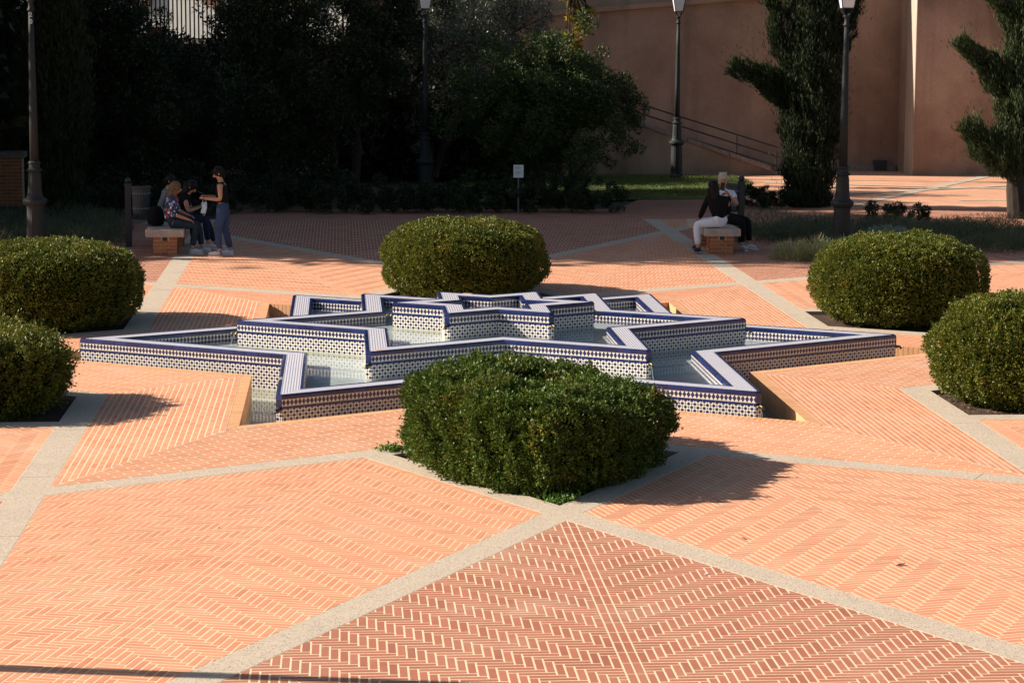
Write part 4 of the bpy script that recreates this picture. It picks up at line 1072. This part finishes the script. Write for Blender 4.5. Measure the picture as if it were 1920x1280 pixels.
# ------------------------------------------------------------ sign
t = empty('plant_sign', (1.92, 21.0, 0), label='small white plant sign on a thin grey post at the edge of the hedge', cat='sign')
MB().box((0, .012, .42), (.03, .02, .86)).build('post', m_plain('sign_post', (.12, .12, .12), .5), t)
MB().box((0, -.01, .90), (.215, .012, .27)).build('panel', m_plain('sign_white', (.75, .75, .72), .5, var=.03), t)
m = MB()
for r, (w_, z) in enumerate(((.10, 1.0), (.14, .975), (.12, .955), (.15, .90), (.13, .88), (.15, .86), (.10, .84))): m.box(((w_ - .15) / 2, -.018, z), (w_, .002, .006))
m.build('printed_lines', m_plain('print_grey', (.25, .25, .25), .7), t)

# ------------------------------------------------------------ benches
def bench(x0, x1, y0, y1, label):
    cx = (x0 + x1) / 2; W = x1 - x0; L = y1 - y0
    t = empty('bench', (cx, (y0 + y1) / 2, 0), 0, label=label, cat='bench', group='brick benches with stone slab seats')
    o = MB().box((0, 0, .385), (W, L, .13)).build('seat_slab', MAT['stone'], t)
    bv = o.modifiers.new('bevel', 'BEVEL'); bv.width = .008; bv.segments = 2
    for s in (-1, 1):
        p = empty('pier', (0, s * (L / 2 - .32), 0)); p.parent = t
        MB().box((0, 0, .16), (.40, .48, .318)).build('mortar_core', MAT['mortar'], p)
        rows = 5; rh = .0635; hw = .206; hl = .246
        for r in range(rows):
            z = rh * (r + .5)
            for fx in (-1, 1):      # front/back faces, two or three bricks
                ed = [-hw, -.07, .07, hw] if r % 2 == 0 else [-hw, 0, hw]
                for a, b in zip(ed[:-1], ed[1:]):
                    if r == 4 and a == -.07 : continue
                    MB().box(((a + b) / 2, fx * (hl - .022), z), (b - a - .010, .05, rh - .010)).build('brick', MAT['bench_brick'], p)
                ed = [-hl + .05, -.08, .08, hl - .05] if r % 2 else [-hl + .05, 0, hl - .05]
                for a, b in zip(ed[:-1], ed[1:]): MB().box((fx * (hw - .022), (a + b) / 2, z), (.05, b - a - .010, rh - .010)).build('brick', MAT['bench_brick'], p)
        MB().box((0, -hl - .002, .285), (.085, .006, .062)).build('vent', MAT['black_iron'], p)
    return t
bench(-5.24, -4.58, 12.3, 14.5, 'brick bench with pale stone seat on the left, holding the seated group')
bench(4.56, 5.20, 12.3, 14.5, 'brick bench with pale stone seat on the right, holding two people')

# ------------------------------------------------------------ people
def skin(name, pts, edges, mat, parent, root=0, sub=1):
    """pts: list of (co, radius)"""
    me = bpy.data.meshes.new(name); me.from_pydata([tuple(p[0]) for p in pts], edges, []); me.materials.append(mat)
    o = bpy.data.objects.new(name, me); link(o, parent)
    sl = me.skin_vertices if me.skin_vertices else None
    m = o.modifiers.new('skin', 'SKIN'); m.use_smooth_shade = True
    if not me.skin_vertices:
        bm = __import__('bmesh').new(); bm.from_mesh(me); bm.verts.layers.skin.verify(); bm.to_mesh(me); bm.free()
    for i, p in enumerate(pts):
        r = p[1]; r = (r, r) if not isinstance(r, tuple) else r
        me.skin_vertices[0].data[i].radius = r
        me.skin_vertices[0].data[i].use_root = (i == root)
    s = o.modifiers.new('subsurf', 'SUBSURF'); s.levels = sub; s.render_levels = sub
    return o
def chain(pts, edges, start, items):
    prev = start
    for co, r in items:
        pts.append((Vector(co), r)); k = len(pts) - 1
        if prev is not None: edges.append((prev, k))
        prev = k
    return prev
def ell(name, c, r, mat, parent, rot=(0, 0, 0), n=16):
    m = MB(); V = []; F = []
    for i in range(1, n // 2):
        ph = math.pi * i / (n // 2)
        for j in range(n): a = 2 * math.pi * j / n; V.append((math.sin(ph) * math.cos(a) * r[0], math.sin(ph) * math.sin(a) * r[1], math.cos(ph) * r[2]))
    k = n // 2 - 1
    for i in range(k - 1):
        for j in range(n): F.append((i * n + j, (i + 1) * n + j, (i + 1) * n + (j + 1) % n, i * n + (j + 1) % n))
    F.append(tuple(range(n))); F.append(tuple((k - 1) * n + j for j in range(n))[::-1])
    o = mesh_obj(name, V, F, mat, parent, smooth=True); o.location = c; o.rotation_euler = rot; return o
def person(loc, J, mats, label, face, sleeves='short', hair='long', up=None, group=None):
    """J: dict of joints relative to loc. face: unit facing vector of the head."""
    t = empty('person', loc, 0, label=label, cat='person', group=group)
    V = {k: Vector(v) for k, v in J.items()}
    f = Vector(face).normalized(); hd = V['head']
    # continuous body
    pts = []; ed = []
    pts.append((V['pelvis'], (.13, .10)))
    sp = chain(pts, ed, 0, [(V['pelvis'].lerp(V['chest'], .5), (.115, .085)), (V['chest'], (.14, .095)), (V['neck'].lerp(V['chest'], .25), (.09, .07)), (V['neck'], .048)])
    side = f.cross(Vector((0, 0, 1))).normalized(); upv = side.cross(f)
    hc = chain(pts, ed, sp, [(hd - upv * .06, .062), (hd + upv * .005, (.082, .088)), (hd + upv * .075, .06)])
    chain(pts, ed, len(pts) - 2, [(hd + f * .085 - upv * .01, .018), (hd + f * .108 - upv * .022, .010)])
    for s in ('L', 'R'):
        sh, el, wr, hn = V['sh' + s], V['el' + s], V['wr' + s], V['hn' + s]
        a = chain(pts, ed, 2, [(sh, .055), (sh.lerp(el, .5), .045), (el, .038), (el.lerp(wr, .4), .037), (wr, .025)])
        d = (hn - wr).normalized(); q = d.cross(Vector((.3, .2, 1))).normalized(); pn = q.cross(d)
        pm = chain(pts, ed, a, [(wr + d * .045, (.034, .018))])
        for i, L in enumerate((.062, .075, .070, .055)):
            b = wr + d * .085 + q * (-.028 + .0187 * i)
            chain(pts, ed, pm, [(b, .0095), (b + d * L * .55 - pn * .012, .0085), (b + d * L * .8 - pn * .035, .007)])
        tb = wr + d * .035 - q * .034
        chain(pts, ed, pm, [(tb, .011), (tb + d * .035 - q * .014 - pn * .01, .009), (tb + d * .055 - q * .012 - pn * .025, .007)])
        hp, kn, an, to = V['hip' + s], V['kn' + s], V['an' + s], V['to' + s]
        chain(pts, ed, 0, [(hp, .085), (hp.lerp(kn, .5), .075), (kn, .055), (kn.lerp(an, .35), .053), (an, .036), (an.lerp(to, .5) + Vector((0, 0, -.03)), .034), (to, .025)])
    skin('body', pts, ed, MAT['skin'], t, 0, 2)
    # trousers
    pts = []; ed = []; pts.append((V['pelvis'] + Vector((0, 0, .04)), (.165, .14)))
    chain(pts, ed, 0, [(V['pelvis'] + (V['chest'] - V['pelvis']).normalized() * .13, (.14, .11))])
    for s in ('L', 'R'):
        hp, kn, an = V['hip' + s], V['kn' + s], V['an' + s]
        chain(pts, ed, 0, [(hp, .108), (hp.lerp(kn, .5), .093), (kn, .071), (kn.lerp(an, .4), .067), (kn.lerp(an, .93), .054)])
    skin('trousers', pts, ed, mats['legs'], t, 0, 2)
    # top
    pts = []; ed = []; up_ = (V['chest'] - V['pelvis']).normalized()
    pts.append((V['pelvis'] + up_ * (.03 if mats.get('tuck') else .0), (.155, .125)))
    c = chain(pts, ed, 0, [(V['pelvis'].lerp(V['chest'], .5), (.15, .118)), (V['chest'], (.19, .135)), (V['neck'].lerp(V['chest'], .3), (.155, .115)), (V['neck'].lerp(V['chest'], .02), (.075, .07))])
    for s in ('L', 'R'):
        sh, el, wr = V['sh' + s], V['el' + s], V['wr' + s]
        it = [(sh, .068)]
        if sleeves == 'none': it = [(sh.lerp(V['chest'], .12), .066)]
        if sleeves in ('short', 'elbow', 'long'): it.append((sh.lerp(el, .5), .058))
        if sleeves in ('elbow', 'long'): it += [(el, .054)]
        if sleeves == 'elbow': it += [(el.lerp(wr, .25), .052)]
        if sleeves == 'long': it += [(el.lerp(wr, .5), .047), (el.lerp(wr, .95), .037)]
        chain(pts, ed, 2, it)
    skin('top', pts, ed, mats['top'], t, 0, 2)
    # shoes
    for s in ('L', 'R'):
        an, to = V['an' + s], V['to' + s]; d = (to - an); d.z = 0; d.normalize()
        h = an - d * .045 + Vector((0, 0, -.045)); 
        pts = []; ed = []; pts.append((h, .043)); chain(pts, ed, 0, [(an.lerp(to, .35) + Vector((0, 0, -.035)), .046), (to - d * .03, (.043, .036)), (to + d * .035 + Vector((0, 0, -.003)), (.034, .022))])
        chain(pts, ed, 1, [(an + Vector((0, 0, -.0)), .043)])
        skin('shoe', pts, ed, mats['shoe'], t, 0, 2)
        m = MB(); a2 = math.atan2(d.y, d.x); cc = h.lerp(to + d * .04, .5); sole_z = min(h.z, to.z) - .036
        m.box((0, 0, 0), (.25, .082, .018)); so_ = m.build('sole', mats.get('sole', MAT['white']), t); so_.location = (cc.x, cc.y, cc.z - .040); so_.rotation_euler = (0, -math.atan2((to + d * .04 - h).z, .25), a2)
    # hair
    if hair:
        ell('hair', hd - f * .022 + upv * .028, (.104, .095, .106), mats['hair'], t, (0, math.asin(-f.z) * 0, math.atan2(f.y, f.x)), 14)
        pts = []; ed = []; b = hd - f * .05 + upv * .02; pts.append((b, (.075, .075)))
        chain(pts, ed, 0, [(hd - f * .02 + upv * .07, .06)])
        if hair == 'long':
            ell('hair', hd - f * .055 - upv * .09, (.075, .092, .15), mats['hair'], t, (0, 0, math.atan2(f.y, f.x)), 14)
            chain(pts, ed, 0, [(hd - f * .06 - upv * .06, .085), (hd - f * .08 - upv * .17, .075), (hd - f * .085 + Vector((0, 0, -.30)), .06), (hd - f * .085 + Vector((0, 0, -.40)), .025)])
            for s in (1, -1): chain(pts, ed, 0, [(hd + side * s * .07 - f * .02 - upv * .04, .042), (hd + side * s * .08 - f * .01 - upv * .16, .036), (hd + side * s * .075 - f * .0 - upv * .26, .02)])
        elif hair == 'bob': chain(pts, ed, 0, [(hd - f * .07 - upv * .04, .075), (hd - f * .075 - upv * .13, .05)])
        elif hair == 'short': chain(pts, ed, 0, [(hd - f * .065 - upv * .02, .06)])
        skin('hair', pts, ed, mats['hair'], t, 0, 2)
    for s in (1, -1):
        ell('eye', hd + f * .081 + side * s * .031 + upv * .012, (.009, .006, .007), MAT['black_iron'], t, n=8)
        ell('ear', hd + side * s * .084 - f * .005 - upv * .005, (.012, .01, .028), MAT['skin'], t, n=8)
    m = ell('mouth', hd + f * .083 - upv * .048, (.008, .022, .006), m_lip, t, (0, 0, math.atan2(f.y, f.x)), n=8)
    return t
m_lip = m_plain('lips', (.35, .10, .08), .5)
def cl(name, c, r=.85, var=.15): return m_plain(name, c, r, 0, .15, var)
denim = cl('denim', (.045, .075, .15)); teal = cl('dark_teal_cloth', (.03, .05, .065)); navy = cl('navy_cloth', (.02, .024, .05)); blackc = cl('black_cloth', (.008, .008, .009)); whitec = cl('white_cloth', (.78, .76, .80), .8, .04)
greyc = cl('grey_cloth', (.22, .24, .24)); whites = cl('white_canvas', (.68, .66, .66), .7, .05); dk = cl('dark_shoe', (.03, .03, .032)); pinks = cl('pink_canvas', (.62, .50, .46), .7, .05)
def m_floral():
    m, nt, b = new_mat('floral_print')
    g = nt.nodes.new('ShaderNodeNewGeometry'); v = nt.nodes.new('ShaderNodeTexVoronoi'); v.inputs['Scale'].default_value = 17; nt.links.new(g.outputs['Position'], v.inputs['Vector'])
    sp = nt.nodes.new('ShaderNodeSeparateColor'); nt.links.new(v.outputs['Color'], sp.inputs[0]); E.nt = nt
    flower = E(v.outputs['Distance']) < .42
    c = mixc(nt, E(sp.outputs[0]) > .62, (.75, .76, .85), (.65, .05, .05)); c = mixc(nt, E(sp.outputs[1]) > .75, c, (.25, .32, .5))
    nt.links.new(mixc(nt, flower, (.03, .04, .11), c), b.inputs['Base Color']); b.inputs['Roughness'].default_value = .8; return m
floral = m_floral()
hb = cl('brown_hair', (.17, .10, .055), .6); hk = cl('black_hair', (.012, .009, .008), .5); hl = cl('blond_hair', (.50, .43, .30), .6)
# standing woman facing left, looking at her phone
pw_ = person((-3.93, 12.35, 0), dict(pelvis=(.03, 0, .87), chest=(.02, 0, 1.17), neck=(.0, 0, 1.33), head=(-.05, 0, 1.47),
    shL=(-.01, -.17, 1.27), elL=(.0, -.2, 1.02), wrL=(-.24, -.15, 1.03), hnL=(-.33, -.10, 1.05), shR=(.02, .17, 1.27), elR=(-.01, .2, 1.02), wrR=(-.24, .08, 1.06), hnR=(-.33, .02, 1.08),
    hipL=(.02, -.085, .80), knL=(-.06, -.10, .46), anL=(-.03, -.11, .09), toL=(-.20, -.13, .05), hipR=(.05, .085, .80), knR=(.06, .11, .46), anR=(.16, .12, .09), toR=(.0, .10, .05)),
    dict(legs=denim, top=blackc, shoe=whites, hair=hk, tuck=1), 'person standing in black sleeveless top and blue jeans, looking down at a phone', (-.85, -.15, -.42), 'none', 'bob')
pw_.scale = (.97, .97, .97)
ph = MB().box((0, 0, 0), (.075, .15, .009)).build('phone', MAT['black_iron'], None, label='dark phone held by the standing person', cat='phone'); ph.location = (-4.29, 12.31, 1.10); ph.rotation_euler = (0, .5, .3)
mk = empty('face_mask', (-4.22, 12.22, .93), label='light blue face mask hanging from the standing person\'s hand', cat='face mask')
m = MB(); V = []; F = []
for i in range(6):
    for j in range(5):
        V.append(((j - 2) * .022 + .012 * math.sin(i), .012 * math.cos(j) - .012 * (j - 2) ** 2 * .2, -.02 - i * .032))
for i in range(5):
    for j in range(4): F.append((i * 5 + j, i * 5 + j + 1, i * 5 + j + 6, i * 5 + j + 5))
o = mesh_obj('cloth', V, F, cl('mask_blue', (.42, .58, .72), .8, .05), mk, smooth=True); sm = o.modifiers.new('solid', 'SOLIDIFY'); sm.thickness = .003
MB().tube([(-.04, 0, -.02), (-.01, 0, .05), (.03, 0, .06), (.045, 0, -.02)], .003, 6).build('ear_loop', MAT['white'], mk); MB().tube([(-.03, 0, -.18), (0, 0, -.22), (.03, 0, -.18)], .003, 6).build('ear_loop', MAT['white'], mk)
# seated woman in floral blouse, seen in profile, facing right
def seated(dx, dy, side=1):
    pass
person((-4.82, 12.75, 0), dict(pelvis=(-.02, 0, .55), chest=(.0, 0, .86), neck=(.04, 0, 1.02), head=(.09, .02, 1.14),
    shL=(.02, -.17, .96), elL=(.06, -.21, .70), wrL=(.28, -.18, .62), hnL=(.38, -.16, .58), shR=(.02, .17, .96), elR=(.1, .2, .74), wrR=(.28, .14, .66), hnR=(.36, .10, .64),
    hipL=(.04, -.09, .54), knL=(.44, -.10, .50), anL=(.36, -.11, .10), toL=(.52, -.16, .05), hipR=(.04, .09, .54), knR=(.46, .10, .50), anR=(.52, .08, .10), toR=(.66, .02, .05)),
    dict(legs=teal, top=floral, shoe=whites, hair=hb), 'person seated on the left bench in a red, white and blue floral blouse', (.9, .25, -.2), 'elbow', 'long')
person((-4.72, 13.45, 0), dict(pelvis=(-.02, 0, .55), chest=(.06, 0, .85), neck=(.15, 0, 1.01), head=(.22, -.01, 1.11),
    shL=(.10, -.17, .94), elL=(.16, -.20, .70), wrL=(.32, -.08, .74), hnL=(.40, -.04, .78), shR=(.10, .17, .94), elR=(.18, .19, .70), wrR=(.34, .08, .76), hnR=(.42, .05, .80),
    hipL=(.05, -.09, .54), knL=(.46, -.12, .54), anL=(.50, -.12, .13), toL=(.66, -.20, .06), hipR=(.05, .09, .54), knR=(.46, .08, .53), anR=(.62, .05, .10), toR=(.78, 0, .05)),
    dict(legs=navy, top=blackc, shoe=whites, hair=hk), 'long-haired person in dark top bending forward in the middle of the left bench', (.7, -.25, -.65), 'short', 'long')
person((-5.02, 14.1, 0), dict(pelvis=(-.02, 0, .55), chest=(.0, 0, .87), neck=(.05, 0, 1.04), head=(.10, .0, 1.17),
    shL=(.02, -.18, .97), elL=(-.10, -.2, .72), wrL=(.05, -.22, .60), hnL=(.14, -.2, .58), shR=(.02, .18, .97), elR=(.1, .2, .74), wrR=(.28, .14, .66), hnR=(.36, .10, .64),
    hipL=(.04, -.09, .54), knL=(.48, -.10, .54), anL=(.50, -.11, .10), toL=(.66, -.13, .05), hipR=(.04, .09, .54), knR=(.48, .10, .54), anR=(.56, .10, .10), toR=(.72, .08, .05)),
    dict(legs=navy, top=greyc, shoe=whites, hair=hk), 'person in grey shirt at the far end of the left bench, half hidden', (.9, -.2, -.3), 'long', 'bob')
bagm = MB(); bagm.lathe([(.02, 0), (.15, .02), (.17, .12), (.15, .26), (.10, .34), (.02, .36)], 16); bg = bagm.build('bag', blackc, None, smooth=True, label='round black bag on the left bench behind the floral blouse', cat='bag'); bg.location = (-5.12, 13.1, .452); bg.scale = (.9, .9, 1)
cupm = MB(); cupm.lathe([(.03, -.02), (.045, .05), (.045, .14), (.02, .15)], 12); cu_ = cupm.build('paper_bag', whitec, None, smooth=True, label='small white paper bag held by the bending person on the left bench', cat='bag'); cu_.location = (-4.28, 13.4, .70)
# right bench: woman seen from behind, white trousers; man with phone
person((4.86, 12.55, 0), dict(pelvis=(.0, 0, .56), chest=(-.04, .03, .88), neck=(-.09, .03, 1.04), head=(-.12, .05, 1.17),
    shL=(-.22, .05, .96), elL=(-.30, .10, .73), wrL=(-.33, .22, .60), hnL=(-.33, .32, .56), shR=(.13, .0, .96), elR=(.17, .08, .74), wrR=(.08, .26, .72), hnR=(.04, .34, .74),
    hipL=(-.08, -.02, .55), knL=(-.42, -.02, .52), anL=(-.40, -.12, .12), toL=(-.42, .02, .05), hipR=(.07, .08, .55), knR=(-.30, .30, .54), anR=(-.32, .36, .12), toR=(-.38, .50, .06)),
    dict(legs=whitec, top=blackc, shoe=dk, hair=hk, tuck=1, sole=cl('grey_sole', (.3, .3, .3))), 'long-haired person in black top and white trousers on the right bench, seen from behind', (-.1, .95, -.1), 'long', 'long')
MB().lathe([(.15, 0), (.155, .03)], 20).build('belt', blackc, None) if False else None
person((5.06, 13.5, 0), dict(pelvis=(.0, 0, .56), chest=(.0, -.03, .90), neck=(.0, -.05, 1.08), head=(-.01, -.08, 1.25),
    shL=(.18, -.03, 1.0), elL=(.24, -.18, .80), wrL=(.07, -.30, .98), hnL=(.0, -.32, 1.08), shR=(-.18, -.03, 1.0), elR=(-.22, -.16, .78), wrR=(-.08, -.30, .92), hnR=(-.03, -.32, 1.02),
    hipL=(.09, .02, .55), knL=(.44, -.18, .52), anL=(.47, -.20, .10), toL=(.56, -.34, .05), hipR=(.05, -.07, .55), knR=(.30, -.40, .50), anR=(.30, -.44, .10), toR=(.34, -.60, .05)),
    dict(legs=blackc, top=whitec, shoe=whites, hair=hl), 'short-haired blond person in white T-shirt on the right bench, holding up a phone', (-.1, -.97, -.12), 'short', 'short')
ph = MB().box((0, 0, 0), (.07, .009, .14)).build('phone', MAT['black_iron'], None, label='dark phone held up by the person in the white T-shirt', cat='phone'); ph.location = (5.0, 13.15, 1.14); ph.rotation_euler = (.15, .1, 0)
c2 = MB().lathe([(.03, 0), (.04, .11), (.043, .112), (.043, .125), (.02, .128)], 14).build('paper_cup', whitec, None, smooth=True, label='white paper cup on the right bench beside the person in white trousers', cat='cup'); c2.location = (4.62, 12.95, .451)

# ------------------------------------------------------------ litter on the paving
def leaf_litter(x, y, s, rz, c, label):
    V = [(-.5, 0, .01), (-.2, .18, .05), (.2, .16, .09), (.5, 0, .16), (.2, -.15, .06), (-.2, -.18, .02), (0, 0, 0)]
    o = mesh_obj('dry_leaf', [(a * s, b * s, c_ * s + .004) for a, b, c_ in V], [(0, 6, 1), (1, 6, 2), (2, 6, 3), (3, 6, 4), (4, 6, 5), (5, 6, 0)], c, None, label=label, cat='leaf')
    o.location = (x, y, .002); o.rotation_euler = (0, 0, rz); o.modifiers.new('solid', 'SOLIDIFY').thickness = .002
dl = m_plain('dry_leaf', (.09, .05, .04), .7); pl_ = m_plain('pale_scrap', (.55, .53, .5), .7)
leaf_litter(2.39, -10.95, .085, .3, dl, 'dark curled dry leaf on the orange paving at lower right')
leaf_litter(.86, -11.15, .05, 1.2, pl_, 'tiny pale scrap on the dark red paving, right of its centre line')
leaf_litter(-2.85, -9.4, .03, 1.2, dl, 'tiny dark speck of leaf on the orange paving at lower left')
leaf_litter(1.35, -10.0, .05, 2.2, dl, 'small curled leaf on the orange paving, left of the larger dry leaf')
# loose twigs and leaf scraps on the soil
for k, (cx, cy) in enumerate(((0, -6.7), (5.85, -3.38))):
    P = np.stack([cx + rng.normal(0, .9, 1500), cy + rng.normal(0, .9, 1500), np.full(1500, -.02)], 1); ok = np.ones(1500, bool)
    for a, b, d in rotp([HP(240, A1), HP(300, A1), HP(210, B0, -1), HP(330, B0, -1)], (0, 60)[k]): ok &= (P[:, 0] * a + P[:, 1] * b > d + .03)
    leaves('leaf_litter', P[ok], rng.normal(size=(ok.sum(), 3)) * [1, 1, .2], .03, m_plain('litter%d' % k, (.16, .09, .05), .9, var=.5), None, .5, .2, kind='stuff', label=['dry leaf litter in the nearest planter', 'dry leaf litter in the nearer right planter'][k], cat='leaf litter')

for k, (wx, wy, r, lab) in enumerate(((-1.38, -6.08, .10, 'bright green weed at the left corner of the nearest planter'), (.05, -8.45, .13, 'bright green weed at the front corner of the nearest planter'))):
    n = 320; P = np.stack([wx + rng.normal(0, r * .6, n), wy + rng.normal(0, r * .45, n), rng.uniform(-.03, .05, n)], 1)
    leaves('weed', P, np.tile([0, 0, 1.0], (n, 1)), .035, MAT['weed'] if 'weed' in MAT else MAT.setdefault('weed', m_leaf('weed_leaf', (.07, .15, .02), (.12, .22, .03), None, .9, .5, .3, .3)), None, .5, .8, label=lab, cat='weed', kind='stuff')
